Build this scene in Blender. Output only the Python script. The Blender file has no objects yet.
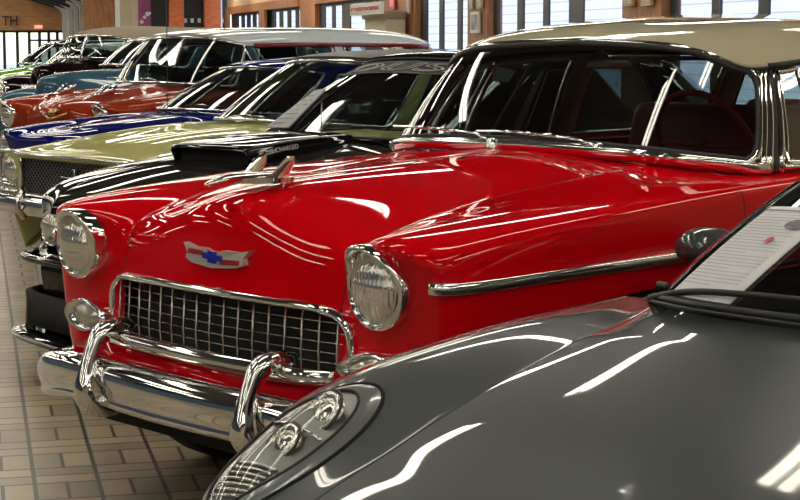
import bpy, bmesh, math, random
from math import sin, cos, pi, radians, sqrt, atan2
from mathutils import Vector, Matrix
from mathutils.bvhtree import BVHTree
random.seed(7)
C = bpy.context.scene.collection
SC = bpy.context.scene

# ------------------------------------------------------------------ materials
def newmat(name):
    m = bpy.data.materials.new(name); m.use_nodes = True
    nt = m.node_tree; b = nt.nodes.get('Principled BSDF')
    return m, nt, b
def pmat(name, col, rough=.5, metal=0, coat=0, emis=None, est=1, spec=None, coat_rough=.02, bump=0, bscale=200, alpha=None):
    m, nt, b = newmat(name)
    b.inputs['Base Color'].default_value = (*col, 1)
    b.inputs['Roughness'].default_value = rough
    b.inputs['Metallic'].default_value = metal
    b.inputs['Coat Weight'].default_value = coat
    b.inputs['Coat Roughness'].default_value = coat_rough
    if spec is not None: b.inputs['Specular IOR Level'].default_value = spec
    if emis:
        b.inputs['Emission Color'].default_value = (*emis, 1); b.inputs['Emission Strength'].default_value = est
    if bump:
        n = nt.nodes.new('ShaderNodeTexNoise'); n.inputs['Scale'].default_value = bscale
        tc = nt.nodes.new('ShaderNodeTexCoord'); nt.links.new(tc.outputs['Object'], n.inputs['Vector'])
        bp = nt.nodes.new('ShaderNodeBump'); bp.inputs['Strength'].default_value = bump; bp.inputs['Distance'].default_value = .002
        nt.links.new(n.outputs['Fac'], bp.inputs['Height']); nt.links.new(bp.outputs['Normal'], b.inputs['Normal'])
    return m
def paint(name, col, metal=0., rough=.35, spec=.0, coat=1.):
    m = pmat(name, col, rough, metal, coat=coat, coat_rough=.015, spec=spec)
    m.node_tree.nodes['Principled BSDF'].inputs['Coat IOR'].default_value = 1.42
    return m
def thinglass(name, tint=(.5, .55, .52), boost=1.0, ior=1.5, rough=0.0):
    m, nt, b = newmat(name); nt.nodes.remove(b)
    out = nt.nodes['Material Output']
    t = nt.nodes.new('ShaderNodeBsdfTransparent'); t.inputs[0].default_value = (*tint, 1)
    g = nt.nodes.new('ShaderNodeBsdfGlossy'); g.inputs['Roughness'].default_value = rough; g.inputs[0].default_value = (boost, boost, boost, 1)
    f = nt.nodes.new('ShaderNodeFresnel'); ge = nt.nodes.new('ShaderNodeNewGeometry'); mi = nt.nodes.new('ShaderNodeMath'); mi.operation = 'MULTIPLY_ADD'
    mi.inputs[1].default_value = 1/ior - ior; mi.inputs[2].default_value = ior
    nt.links.new(ge.outputs['Backfacing'], mi.inputs[0]); nt.links.new(mi.outputs[0], f.inputs[0])
    mx = nt.nodes.new('ShaderNodeMixShader')
    nt.links.new(f.outputs[0], mx.inputs[0]); nt.links.new(t.outputs[0], mx.inputs[1]); nt.links.new(g.outputs[0], mx.inputs[2])
    nt.links.new(mx.outputs[0], out.inputs[0])
    return m
def noisemat(name, c1, c2, scale=5, rough=.7, stretch=(1, 1, 1), detail=4, bump=0, coat=0):
    m, nt, b = newmat(name)
    tc = nt.nodes.new('ShaderNodeTexCoord'); mp = nt.nodes.new('ShaderNodeMapping'); mp.inputs['Scale'].default_value = stretch
    n = nt.nodes.new('ShaderNodeTexNoise'); n.inputs['Scale'].default_value = scale; n.inputs['Detail'].default_value = detail
    r = nt.nodes.new('ShaderNodeValToRGB'); r.color_ramp.elements[0].color = (*c1, 1); r.color_ramp.elements[1].color = (*c2, 1)
    r.color_ramp.elements[0].position = .35; r.color_ramp.elements[1].position = .65
    nt.links.new(tc.outputs['Object'], mp.inputs[0]); nt.links.new(mp.outputs[0], n.inputs['Vector'])
    nt.links.new(n.outputs['Fac'], r.inputs[0]); nt.links.new(r.outputs[0], b.inputs['Base Color'])
    b.inputs['Roughness'].default_value = rough; b.inputs['Coat Weight'].default_value = coat
    if bump:
        bp = nt.nodes.new('ShaderNodeBump'); bp.inputs['Strength'].default_value = bump; bp.inputs['Distance'].default_value = .01
        nt.links.new(n.outputs['Fac'], bp.inputs['Height']); nt.links.new(bp.outputs['Normal'], b.inputs['Normal'])
    return m

CHROME = pmat('chrome', (.80, .80, .79), .06, 1)
SATIN = pmat('satin_chrome', (.62, .61, .58), .22, 1)
ALLOY = pmat('alloy', (.35, .35, .36), .3, 1)
RED = paint('red_paint', (.62, .0008, .006), coat=.85)
REDDARK = pmat('dark_red_vinyl', (.30, .015, .02), .45)
CREAM = paint('cream_paint', (.42, .38, .27))
GREY = paint('grey_metallic_paint', (.098, .106, .110), .45, .34)
BLACKP = paint('black_paint', (.006, .006, .007))
CHAR = paint('charcoal_stripe_paint', (.022, .022, .019), coat=.6)
YELLOW = paint('pale_yellow_green_paint', (.46, .46, .19), coat=.45)
NAVY = paint('navy_paint', (.004, .005, .14), coat=.6)
COPPER = paint('copper_paint', (.30, .030, .006), .15, .35, coat=.6)
SILVERW = paint('silver_white_paint', (.46, .50, .50))
STEELB = paint('steel_blue_paint', (.045, .11, .16), .2, coat=.7)
MAROON = paint('dark_maroon_paint', (.012, .004, .006))
TAN = noisemat('tan_canvas', (.30, .24, .18), (.36, .29, .22), 40, .9)
VINYL = pmat('black_vinyl_top', (.02, .02, .02), .45, bump=.4, bscale=400)
WHITEP = paint('white_paint', (.7, .72, .72))
GREENP = paint('lime_green_paint', (.25, .6, .05))
GAP = pmat('panel_gap', (.004, .004, .004), .9)
DARK = pmat('dark_interior', (.012, .012, .012), .85)
DGREY = pmat('dark_grey_plastic', (.03, .03, .03), .5)
BLACKR = pmat('black_rubber', (.012, .012, .012), .6)
TIRE = pmat('tire_rubber', (.012, .012, .012), .75)
GLASS = thinglass('windshield_glass', (.36, .41, .40), 1.0, 1.65)
SGLASS = thinglass('side_glass', (.5, .58, .57), 1.0, 1.5)
LENSG = thinglass('lamp_glass', (.93, .95, .93), 1, 1.3)
PAPER = pmat('white_paper', (.72, .72, .76), .6)
INK = pmat('grey_ink', (.16, .16, .18), .7)
REDINK = pmat('red_ink', (.5, .03, .05), .6)
BLUEE = pmat('blue_enamel', (.01, .02, .35), .25, coat=1)
REDE = pmat('red_enamel', (.35, .01, .015), .25, coat=1)
WHITEL = pmat('white_lettering', (.62, .62, .60), .5)
GREYL = pmat('grey_lettering', (.30, .31, .31), .5)
GOLD = pmat('gold', (.55, .35, .12), .25, 1)
REFL = pmat('lamp_reflector', (.7, .7, .66), .18, 1)

def lensmat(name, col=(.75, .76, .70)):
    # fluted headlight lens: pale glass with vertical ribs
    m, nt, b = newmat(name)
    b.inputs['Base Color'].default_value = (*col, 1); b.inputs['Roughness'].default_value = .12
    b.inputs['Metallic'].default_value = .75; b.inputs['Coat Weight'].default_value = 1; b.inputs['Coat Roughness'].default_value = .02
    tc = nt.nodes.new('ShaderNodeTexCoord')
    w = nt.nodes.new('ShaderNodeTexWave'); w.wave_type = 'BANDS'; w.bands_direction = 'X'; w.inputs['Scale'].default_value = 22; w.inputs['Distortion'].default_value = .3
    w2 = nt.nodes.new('ShaderNodeTexWave'); w2.bands_direction = 'Z'; w2.inputs['Scale'].default_value = 7; w2.inputs['Distortion'].default_value = 1.2
    ad = nt.nodes.new('ShaderNodeMath'); ad.operation = 'ADD'
    nt.links.new(tc.outputs['Object'], w.inputs['Vector']); nt.links.new(tc.outputs['Object'], w2.inputs['Vector'])
    nt.links.new(w.outputs['Fac'], ad.inputs[0]); nt.links.new(w2.outputs['Fac'], ad.inputs[1])
    bp = nt.nodes.new('ShaderNodeBump'); bp.inputs['Strength'].default_value = .5; bp.inputs['Distance'].default_value = .004
    nt.links.new(ad.outputs[0], bp.inputs['Height']); nt.links.new(bp.outputs['Normal'], b.inputs['Normal'])
    return m
LENS = lensmat('headlight_lens')
DLENS = pmat('parking_lens', (.45, .42, .36), .2, .5, coat=1)

# ------------------------------------------------------------------ helpers
def mesh(name, verts, faces, mats, parent=None, smooth=True, mi=None):
    me = bpy.data.meshes.new(name); me.from_pydata([tuple(v) for v in verts], [], faces); me.update()
    if not isinstance(mats, (list, tuple)): mats = [mats]
    for m in mats: me.materials.append(m)
    if mi:
        for p, k in zip(me.polygons, mi): p.material_index = k
    if smooth:
        for p in me.polygons: p.use_smooth = True
    o = bpy.data.objects.new(name, me); C.objects.link(o)
    if parent: o.parent = parent
    return o
def tag(o, label=None, cat=None, group=None, kind=None):
    if label: o['label'] = label
    if cat: o['category'] = cat
    if group: o['group'] = group
    if kind: o['kind'] = kind
    return o
def empty(name, loc, rz=0, label=None, cat=None, group=None):
    o = bpy.data.objects.new(name, None); C.objects.link(o); o.empty_display_size = .2
    o.location = loc; o.rotation_euler = (0, 0, rz)
    return tag(o, label, cat, group)
def sharp(o, ang=35):
    bm = bmesh.new(); bm.from_mesh(o.data)
    for e in bm.edges:
        if len(e.link_faces) == 2 and e.calc_face_angle(0) > radians(ang): e.smooth = False
    bm.to_mesh(o.data); bm.free(); return o
class MB:
    def __init__(s): s.v = []; s.f = []; s.m = []
    def add(s, vs, fs, m=0):
        b = len(s.v); s.v += [Vector(v) for v in vs]; s.f += [tuple(i + b for i in f) for f in fs]; s.m += [m] * len(fs); return s
    def box(s, x0, x1, y0, y1, z0, z1, m=0):
        return s.add([(x0,y0,z0),(x1,y0,z0),(x1,y1,z0),(x0,y1,z0),(x0,y0,z1),(x1,y0,z1),(x1,y1,z1),(x0,y1,z1)],
                     [(0,3,2,1),(4,5,6,7),(0,1,5,4),(1,2,6,5),(2,3,7,6),(3,0,4,7)], m)
    def tube(s, pts, r, n=8, closed=False, m=0, caps=True, prof=None, up=None):
        """sweep; r float or list; prof = list of (a,b) 2D profile (side, up)"""
        pts = [Vector(p) for p in pts]; N = len(pts)
        if prof is None: prof = [(cos(2*pi*k/n), sin(2*pi*k/n)) for k in range(n)]
        n = len(prof); ring = []
        pu = Vector(up) if up else None
        for i, p in enumerate(pts):
            if closed: t = (pts[(i+1) % N] - pts[i-1])
            else: t = pts[min(i+1, N-1)] - pts[max(i-1, 0)]
            if t.length < 1e-9: t = Vector((0, 1, 0))
            t.normalize()
            if pu is None:
                pu = Vector((0, 0, 1)) if abs(t.z) < .9 else Vector((0, 1, 0))
            u = (Vector(up) if up else pu); u = (u - t * u.dot(t))
            if u.length < 1e-6: u = Vector((1, 0, 0)) - t * t.x
            u.normalize(); pu = u
            sd = t.cross(u)
            rr = r[i] if isinstance(r, list) else r
            if isinstance(rr, (list, tuple)): ra, rb = rr
            else: ra = rb = rr
            ring.append([p + sd * a * ra + u * b * rb for a, b in prof])
        vs = [v for rg in ring for v in rg]; fs = []
        for i in range(N if closed else N - 1):
            j = (i + 1) % N
            for k in range(n):
                k2 = (k + 1) % n
                fs.append((i*n+k, i*n+k2, j*n+k2, j*n+k))
        if caps and not closed:
            fs.append(tuple(range(n))[::-1]); fs.append(tuple((N-1)*n + k for k in range(n)))
        return s.add(vs, fs, m)
    def grid(s, rows, m=0, closed=False):
        n = len(rows[0]); vs = [v for r in rows for v in r]; fs = []
        for i in range(len(rows) - 1):
            for k in range(n if closed else n - 1):
                k2 = (k + 1) % n
                fs.append((i*n+k, i*n+k2, (i+1)*n+k2, (i+1)*n+k))
        return s.add(vs, fs, m)
    def lathe(s, prof, n=24, M=None, m=0):
        """prof list of (r, h) around local Z; M places it"""
        M = M or Matrix()
        rows = [[M @ Vector((r * cos(2*pi*k/n), r * sin(2*pi*k/n), h)) for k in range(n)] for r, h in prof]
        return s.grid(rows, m, closed=True)
    def build(s, name, mats, parent=None, smooth=True, sh=None, bevel=0):
        o = mesh(name, s.v, s.f, mats, parent, smooth, s.m)
        bm = bmesh.new(); bm.from_mesh(o.data); bmesh.ops.recalc_face_normals(bm, faces=bm.faces); bm.to_mesh(o.data); bm.free()
        if bevel:
            md = o.modifiers.new('b', 'BEVEL'); md.width = bevel; md.segments = 2; md.limit_method = 'ANGLE'
        if sh: sharp(o, sh)
        return o
def cr(pts, n=8, closed=False):
    """catmull-rom resample of tuples of any length"""
    P = [tuple(p) for p in pts]; N = len(P); out = []
    seg = N if closed else N - 1
    for i in range(seg):
        if closed: a, b, c, d = P[i-1], P[i], P[(i+1) % N], P[(i+2) % N]
        else: a, b, c, d = P[max(i-1, 0)], P[i], P[i+1], P[min(i+2, N-1)]
        for k in range(n):
            t = k / n
            out.append(tuple(.5*((2*q) + (-p+r)*t + (2*p-5*q+4*r-s)*t*t + (-p+3*q-3*r+s)*t**3) for p, q, r, s in zip(a, b, c, d)))
    if not closed: out.append(P[-1])
    return out
def crs(P, s):
    N = len(P); i = min(max(int(s), 0), N - 2); t = s - i
    a, b, c, d = P[max(i-1, 0)], P[i], P[i+1], P[min(i+2, N-1)]
    return Vector([.5*((2*q) + (-p+r)*t + (2*p-5*q+4*r-u)*t*t + (-p+3*q-3*r+u)*t**3) for p, q, r, u in zip(a, b, c, d)])
def rx(y, z):  # matrix whose local Z points toward (0,y,z)
    v = Vector((0, y, z)).normalized(); return v.to_track_quat('Z', 'Y').to_matrix().to_4x4()
def facing(loc, d):
    return Matrix.Translation(Vector(loc)) @ Vector(d).to_track_quat('Z', 'Y').to_matrix().to_4x4()

# ------------------------------------------------------------------ camera (camera stands at x=y=0; +Y runs down the aisle)
F = 1711.; PIT = radians(6.84); YAW = radians(13.9); CH = 1.462
cam = bpy.data.cameras.new('camera'); cam.sensor_width = 36; cam.lens = F / 800 * 36; cam.clip_start = .05; cam.clip_end = 500
co = bpy.data.objects.new('camera', cam); C.objects.link(co)
co.location = (0, 0, CH); co.rotation_euler = (pi/2 - PIT, 0, -YAW); SC.camera = co
RC = radians(60.35)
def rot(x, y, a=RC): return (x*cos(a) + y*sin(a), -x*sin(a) + y*cos(a))
def ray(px, py):
    a = (px-400)/F; b = (250-py)/F
    fw = Vector((sin(YAW)*cos(PIT), cos(YAW)*cos(PIT), -sin(PIT))); rt = Vector((cos(YAW), -sin(YAW), 0)); up = Vector((sin(YAW)*sin(PIT), cos(YAW)*sin(PIT), cos(PIT)))
    return fw + a*rt + b*up
def atX(px, py, X): d = ray(px, py); t = X/d.x; return Vector((X, d.y*t, CH + d.z*t))
def atY(px, py, Y): d = ray(px, py); t = Y/d.y; return Vector((d.x*t, Y, CH + d.z*t))

# ------------------------------------------------------------------ car body generator
FC = [0, .14, .28, .40, .49, .566, .574, .578, .586, .67, .78, .88, .95, 1.0]
GI = 6
NC = len(FC)
def row_pt(r, f, plat=1.0, vx=.58, fx=.78):
    # plat < 0 : a plain rounded (parabolic) hood instead of a flat plateau
    yc, zc, yv, zv, yf, zf, ys, zs, w = r[:9]
    # f in 0..1 index space with keys 0,.58,.78,1 ; x position remapped so valley/crown sit at vx, fx
    if f <= .58:
        t = f/.58; s = t*t if plat < 0 else (t*t*(3-2*t))**plat; x = vx*t; return (w*x, yc+(yv-yc)*s, zc+(zv-zc)*s)
    if f <= .78:
        t = (f-.58)/.20; s = t*t*(3-2*t); x = vx+(fx-vx)*t; return (w*x, yv+(yf-yv)*s, zv+(zf-zv)*s)
    t = (f-.78)/.22; s = 1-cos(t*pi/2); x = fx+(1-fx)*sin(t*pi/2)*.55+(1-fx)*t*.45; return (w*x, yf+(ys-yf)*s, zf+(zs-zf)*s)
def car_body(root, rows, a, b, m, prof, arches, zlow, part, spart, slots, level=2, plat=1.0, vx=.58, fx=.78):
    """rows: all top rows from front bottom (0..a) over the body (a..b) to rear bottom (b..b+m).  a == m"""
    T = [[Vector(row_pt(r, f, plat, vx, fx)) for f in FC] for r in rows]
    verts = []; idx = {}
    def V(p):
        verts.append(p); return len(verts) - 1
    TI = [[V(p) for p in r] for r in T]
    SI = []
    fr = [k / m for k in range(m + 1)]
    for j in range(a, b + 1):
        if j == a: SI.append([TI[a-k][-1] for k in range(m+1)]); continue
        if j == b: SI.append([TI[b+k][-1] for k in range(m+1)]); continue
        s = T[j][-1]; zb = zlow
        for (wy, wz, wr) in arches:
            d = abs(s.y - wy)
            if d < wr: zb = max(zb, wz + sqrt(wr*wr - d*d))
        col = [TI[j][-1]]
        for k in range(1, m + 1):
            z = s.z + (zb - s.z) * fr[k]
            col.append(V(Vector((s.x + prof(z, s), s.y, z))))
        SI.append(col)
    faces = []; mi = []
    names = list(slots.keys())
    for j in range(len(rows) - 1):
        for i in range(NC - 1):
            pn = part(j, i)
            if pn is None: continue
            faces.append((TI[j][i], TI[j][i+1], TI[j+1][i+1], TI[j+1][i])); mi.append(names.index(pn))
    for j in range(b - a):
        for k in range(m):
            pn = spart(j + a, k)
            if pn is None: continue
            faces.append((SI[j][k], SI[j][k+1], SI[j+1][k+1], SI[j+1][k])); mi.append(names.index(pn))
    n = len(verts)
    verts2 = verts + [Vector((-p.x, p.y, p.z)) for p in verts]
    faces2 = faces + [tuple(i + n for i in f[::-1]) for f in faces]; mi2 = mi + mi
    me = bpy.data.meshes.new('cage'); me.from_pydata(verts2, [], faces2)
    for p, q in zip(me.polygons, mi2): p.material_index = q
    for _ in names: me.materials.append(None)
    bm = bmesh.new(); bm.from_mesh(me); bmesh.ops.remove_doubles(bm, verts=bm.verts, dist=1e-5)
    bmesh.ops.recalc_face_normals(bm, faces=bm.faces); bm.to_mesh(me); bm.free()
    o = bpy.data.objects.new('cage', me); C.objects.link(o)
    md = o.modifiers.new('s', 'SUBSURF'); md.levels = md.render_levels = level
    md.boundary_smooth = 'PRESERVE_CORNERS'
    dg = bpy.context.evaluated_depsgraph_get(); dg.update()
    ev = o.evaluated_get(dg); em = ev.to_mesh()
    vs = [v.co.copy() for v in em.vertices]; fs = [(tuple(p.vertices), p.material_index) for p in em.polygons]
    ev.to_mesh_clear(); bpy.data.objects.remove(o); bpy.data.meshes.remove(me)
    # orient upward
    tz = sum(1 if (vs[f[1]]-vs[f[0]]).cross(vs[f[2]]-vs[f[0]]).z > 0 else -1 for f, q in fs)
    if tz < 0: fs = [(f[::-1], q) for f, q in fs]
    # true vertex normals of the whole skin, so panels shade continuously
    N = [Vector() for _ in vs]
    for f, q in fs:
        nn = (vs[f[2]]-vs[f[0]]).cross(vs[f[3]]-vs[f[1]]) if len(f) == 4 else (vs[f[1]]-vs[f[0]]).cross(vs[f[2]]-vs[f[0]])
        for i in f: N[i] += nn
    bvh = BVHTree.FromPolygons(vs, [f for f, q in fs])
    groups = {}
    for f, q in fs:
        pn, mt = slots[names[q]]
        groups.setdefault(pn, []).append((f, mt))
    out = {}
    for pn, lst in groups.items():
        mp = {}; nv = []; nf = []; mats = []; mm = []; nn = []
        for f, mt in lst:
            g = []
            for i in f:
                if i not in mp: mp[i] = len(nv); nv.append(vs[i]); nn.append(N[i].normalized())
                g.append(mp[i])
            nf.append(tuple(g))
            if mt not in mats: mats.append(mt)
            mm.append(mats.index(mt))
        ob = mesh(pn, nv, nf, mats, root, True, mm)
        ob.data.normals_split_custom_set_from_vertices([tuple(q) for q in nn])
        out[pn] = ob
    return out, bvh

def underbody(root, w, y0, y1, z0, z1, cut=()):
    """dark tub with wheel wells left open"""
    b = MB()
    b.box(-w*.55, w*.55, y0, y1, z0, z1)
    ys = [y0]
    for c, r in cut: ys += [c-r, c+r]
    ys.append(y1)
    for k in range(0, len(ys), 2):
        for s in (-1, 1):
            x0, x1 = sorted((s*w*.54, s*w*.93)); b.box(x0, x1, ys[k], ys[k+1], z0, z1)
    return b.build('underbody', DARK, root, smooth=False)

def wheel(root, x, y, r=.345, w=.2, hub=CHROME, wall=None):
    s = 1 if x > 0 else -1
    M = facing((x, y, r), (s, 0, 0))
    b = MB()
    pr = [(r*.62, -w/2), (r*.90, -w/2), (r*.985, -w*.38), (r, -w*.2), (r, w*.2), (r*.985, w*.38), (r*.90, w/2), (r*.62, w/2), (r*.6, w*.3)]
    b.lathe(pr, 36, M)
    t = b.build('wheel', TIRE, root)
    h = MB(); h.lathe([(r*.60, w*.1), (r*.63, w*.44), (r*.58, w*.5), (r*.50, w*.42), (r*.34, w*.46), (r*.2, w*.58), (r*.08, w*.62), (0.001, w*.62)], 36, M)
    hh = h.build('hubcap', hub, t)
    if wall:
        q = MB(); q.lathe([(r*.66, w*.505), (r*.80, w*.508)], 36, M); q.build('whitewall', wall, t)
    return t

def strip(root, name, pts, prof, mat, up=(0, 0, 1), closed=False, n=6, resample=True, parent=None):
    b = MB(); P = cr(pts, n, closed) if resample else pts
    b.tube(P, 1.0, closed=closed, prof=prof, up=up)
    return b.build(name, mat, parent or root)
def ell(a, b, n=8): return [(a*cos(2*pi*k/n), b*sin(2*pi*k/n)) for k in range(n)]

# ---- greenhouse
class GH:
    def __init__(s, root, base, top):
        s.root = root; s.B = base; s.T = top
        s.c = sum((p[1] for p in base), 0) / len(base)
    def R(s, P, q):
        v = crs(P, abs(q)); return Vector((-v.x, v.y, v.z)) if q < 0 else v
    def pt(s, q, v, bulge=0, off=0):
        b, t = s.R(s.B, q), s.R(s.T, q)
        e = .02
        q1, q2 = q - e, q + e
        tg = (s.R(s.B, q2) - s.R(s.B, q1)) + (s.R(s.T, q2) - s.R(s.T, q1))
        n = tg.cross(t - b)
        if n.length < 1e-9: n = Vector((0, -1, 0))
        n.normalize()
        o = (b + t) / 2 - Vector((0, s.c, (b.z+t.z)/2))
        if n.dot(o) < 0: n = -n
        return b.lerp(t, v) + n * (bulge * 4 * v * (1 - v) + off)
    def panel(s, name, q0, q1, mat, v0=0, v1=1, bulge=.02, off=0, nq=None, nv=8, parent=None, th=0):
        nq = nq or max(3, int(abs(q1-q0)*6))
        rows = [[s.pt(q0+(q1-q0)*i/nq, v0+(v1-v0)*k/nv, bulge, off) for i in range(nq+1)] for k in range(nv+1)]
        b = MB(); b.grid(rows); o = b.build(name, mat, parent or s.root)
        if th:
            md = o.modifiers.new('t', 'SOLIDIFY'); md.thickness = th; md.offset = 0
        return o
    def outline(s, q0, q1, v0, v1, bulge=.02, off=0, n=None, corner=.0):
        n = n or max(4, int(abs(q1-q0)*6)); L = []
        dq = corner*.5*(1 if q1 > q0 else -1)
        L += [s.pt(q0+dq+(q1-q0-2*dq)*i/n, v0, bulge, off) for i in range(n+1)]
        L += [s.pt(q1-.3*dq, v0+corner*.12*(v1-v0)/1, bulge, off)] if corner else []
        L += [s.pt(q1, v0+corner*.3+(v1-v0-corner*.6)*i/8, bulge, off) for i in range(0 if corner else 1, 9 if corner else 8)]
        L += [s.pt(q1-.3*dq, v1-corner*.12, bulge, off)] if corner else []
        L += [s.pt(q1-dq-(q1-q0-2*dq)*i/n, v1, bulge, off) for i in range(n+1)]
        L += [s.pt(q0+.3*dq, v1-corner*.12, bulge, off)] if corner else []
        L += [s.pt(q0, v1-corner*.3-(v1-v0-corner*.6)*i/8, bulge, off) for i in range(0 if corner else 1, 9 if corner else 8)]
        L += [s.pt(q0+.3*dq, v0+corner*.12, bulge, off)] if corner else []
        return L
    def frame(s, name, q0, q1, r, mat, v0=0, v1=1, bulge=.02, off=.004, parent=None, corner=0):
        b = MB(); b.tube(s.outline(q0, q1, v0, v1, bulge, off, corner=corner), r, 8, closed=True)
        return b.build(name, mat, parent or s.root)
    def roof(s, name, mat, ridge, out=.015, up=.0, p=2.2, nr=10, yin=(.3, .3), n=80, rim=.02, parent=None, qf=4, qr=None):
        """tensor patch over the four edges of the top ring; ridge: list of (y, z) on the centreline"""
        S = len(s.T) - 1; qr = qr or S - 2
        rl = cr(ridge, 8)
        def rz(y):
            for (a0, b0), (a1, b1) in zip(rl, rl[1:]):
                if y <= a1: t = max(0, (y-a0)/(a1-a0)); return b0+(b1-b0)*t
            return rl[-1][1]
        def E(q):
            e = s.pt(q, 1, 0, out); e.z += up; return e
        nu, nv = 28, 40; rows = []
        Fc = [E(qf*(-1+2*i/nu)) for i in range(nu+1)]
        Rc = [E((S - (S-qr)*abs(-1+2*i/nu))*(1 if i >= nu/2 else -1)*.9999) for i in range(nu+1)]
        for j in range(nv+1):
            v = j/nv; L = E(-(qf+(qr-qf)*v)); Rr = E(qf+(qr-qf)*v); row = []
            cz = Fc[nu//2].z*(1-v)+Rc[nu//2].z*v
            ym = Fc[nu//2].y*(1-v)+Rc[nu//2].y*v
            for i in range(nu+1):
                u = i/nu; w = -1+2*u
                c = (Fc[i]*(1-v)+Rc[i]*v) + (L*(1-u)+Rr*u) - (Fc[0]*(1-u)*(1-v)+Fc[nu]*u*(1-v)+Rc[0]*(1-u)*v+Rc[nu]*u*v)
                side = L.z*(1-u)+Rr.z*u
                lin = (Fc[0].z*(1-u)+Fc[nu].z*u)*(1-v)+(Rc[0].z*(1-u)+Rc[nu].z*u)*v
                base = side + (cz - (L.z+Rr.z)/2)*0
                z = c.z + (rz(ym) - (cz + (L.z+Rr.z)/2 - (Fc[0].z*(1-v)+Rc[0].z*v)))*(1-abs(w)**p)
                row.append(Vector((c.x, c.y, z)))
            rows.append(row)
        edge = rows[0] + [r[-1] for r in rows[1:]] + rows[-1][::-1][1:] + [r[0] for r in rows[::-1][1:-1]]
        b = MB(); b.grid(rows); b.grid([[v + Vector((0, 0, -rim)) for v in edge], edge], closed=True)
        o = b.build(name, mat, parent or s.root)
        bm = bmesh.new(); bm.from_mesh(o.data); bmesh.ops.remove_doubles(bm, verts=bm.verts, dist=.0005); bmesh.ops.recalc_face_normals(bm, faces=bm.faces); bm.to_mesh(o.data); bm.free()
        sharp(o, 50)
        return o, edge

def seats(root, y, w=.6, mat=REDDARK, z=.55, h=.42, name='seat'):
    def cushion(nm, x0, x1, y0, y1, z0, z1, lean, par):
        b = MB(); b.box(x0, x1, y0, y1, z0, z1); o = b.build(nm, mat, par)
        for v in o.data.vertices:
            v.co.y += lean * (v.co.z - z0)
        md = o.modifiers.new('b', 'BEVEL'); md.width = min(.05, (y1-y0)*.4, (z1-z0)*.4); md.segments = 4
        return o
    s = cushion(name, -w, w, y, y+.5, z-.18, z, 0, root)
    cushion('backrest', -w, w, y+.42, y+.58, z-.05, z+h, .22, s)
    return s
def steering(root, x, y, z, mat=REDDARK):
    b = MB(); M = facing((x, y, z), (0, .9, .45))
    b.tube([M @ Vector((.2*cos(a*pi/16), .2*sin(a*pi/16), 0)) for a in range(32)], .011, 8, closed=True)
    for a in (0, pi): b.tube([M @ Vector((0, 0, -.02)), M @ Vector((.2*cos(a), .2*sin(a), 0))], .01, 6)
    b.tube([M @ Vector((0, 0, 0)), M @ Vector((0, 0, -.35))], .018, 8)
    return b.build('steering_wheel', mat, root)
def wiper(root, p0, p1, mat=BLACKR, lift=.02, blade=.5):
    b = MB(); p0, p1 = Vector(p0), Vector(p1)
    b.tube([p0, p0.lerp(p1, .5) + Vector((0, 0, lift)), p1], .006, 6)
    o = b.build('wiper', mat, root); return o
def text(name, s, size, mat, M, parent=None, ext=.002, shear=0, bold=0, align='LEFT', sx=1):
    cu = bpy.data.curves.new(name, 'FONT'); cu.body = s; cu.size = size; cu.extrude = ext; cu.shear = shear; cu.offset = bold; cu.align_x = align
    cu.materials.append(mat); o = bpy.data.objects.new(name, cu); C.objects.link(o)
    if parent: o.parent = parent
    o.matrix_local = M @ Matrix.Diagonal((sx, 1, 1, 1)); return o
def basis(o, xa, ya):
    xa = Vector(xa).normalized(); ya = Vector(ya); ya = (ya - xa*ya.dot(xa)).normalized(); za = xa.cross(ya)
    M = Matrix(((xa.x, ya.x, za.x, o[0]), (xa.y, ya.y, za.y, o[1]), (xa.z, ya.z, za.z, o[2]), (0, 0, 0, 1))); return M

# ------------------------------------------------------------------ headlight (shared by several cars)
def headlight(root, x, y, z, r=.089, R=.108, peak=.016, fwd=.05, dome=.028, bez=CHROME, inner=BLACKR, name='headlight', skew=0):
    s = 1 if x > 0 else -1
    n = 40; rows = [[] for _ in range(7)]
    for k in range(n):
        a = 2*pi*k/n; sn = sin(a); cs = cos(a)*s; tp = max(0, sn)**2
        Ro = R + peak*max(0, sn)**3; yo = y + .012 - fwd*tp
        dx = -skew*s*tp
        rows[0].append((x + cs*Ro*1.0 + dx, yo + .05, z + sn*Ro))
        rows[1].append((x + cs*Ro*1.0 + dx, yo, z + sn*Ro))
        rows[2].append((x + cs*(Ro-.004) + dx, yo - .008, z + sn*(Ro-.004)))
        rows[3].append((x + cs*(Ro-.010) + dx, yo - .006, z + sn*(Ro-.010)))
        rows[4].append((x + cs*(r+.006), y - .004 - fwd*tp*.35, z + sn*(r+.006)))
        rows[5].append((x + cs*(r+.002), y - .006, z + sn*(r+.002)))
        rows[6].append((x + cs*(r-.002), y + .012, z + sn*(r-.002)))
    b = MB(); b.grid(rows, closed=True); o = b.build(name, bez, root)
    L = MB(); M = facing((x, y + .006, z), (0, -1, 0))
    L.lathe([(r, 0), (r*.9, dome*.35), (r*.7, dome*.68), (r*.45, dome*.88), (r*.2, dome*.98), (.0005, dome)], 32, M)
    q = L.build('lens', LENS, o)
    return o
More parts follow.
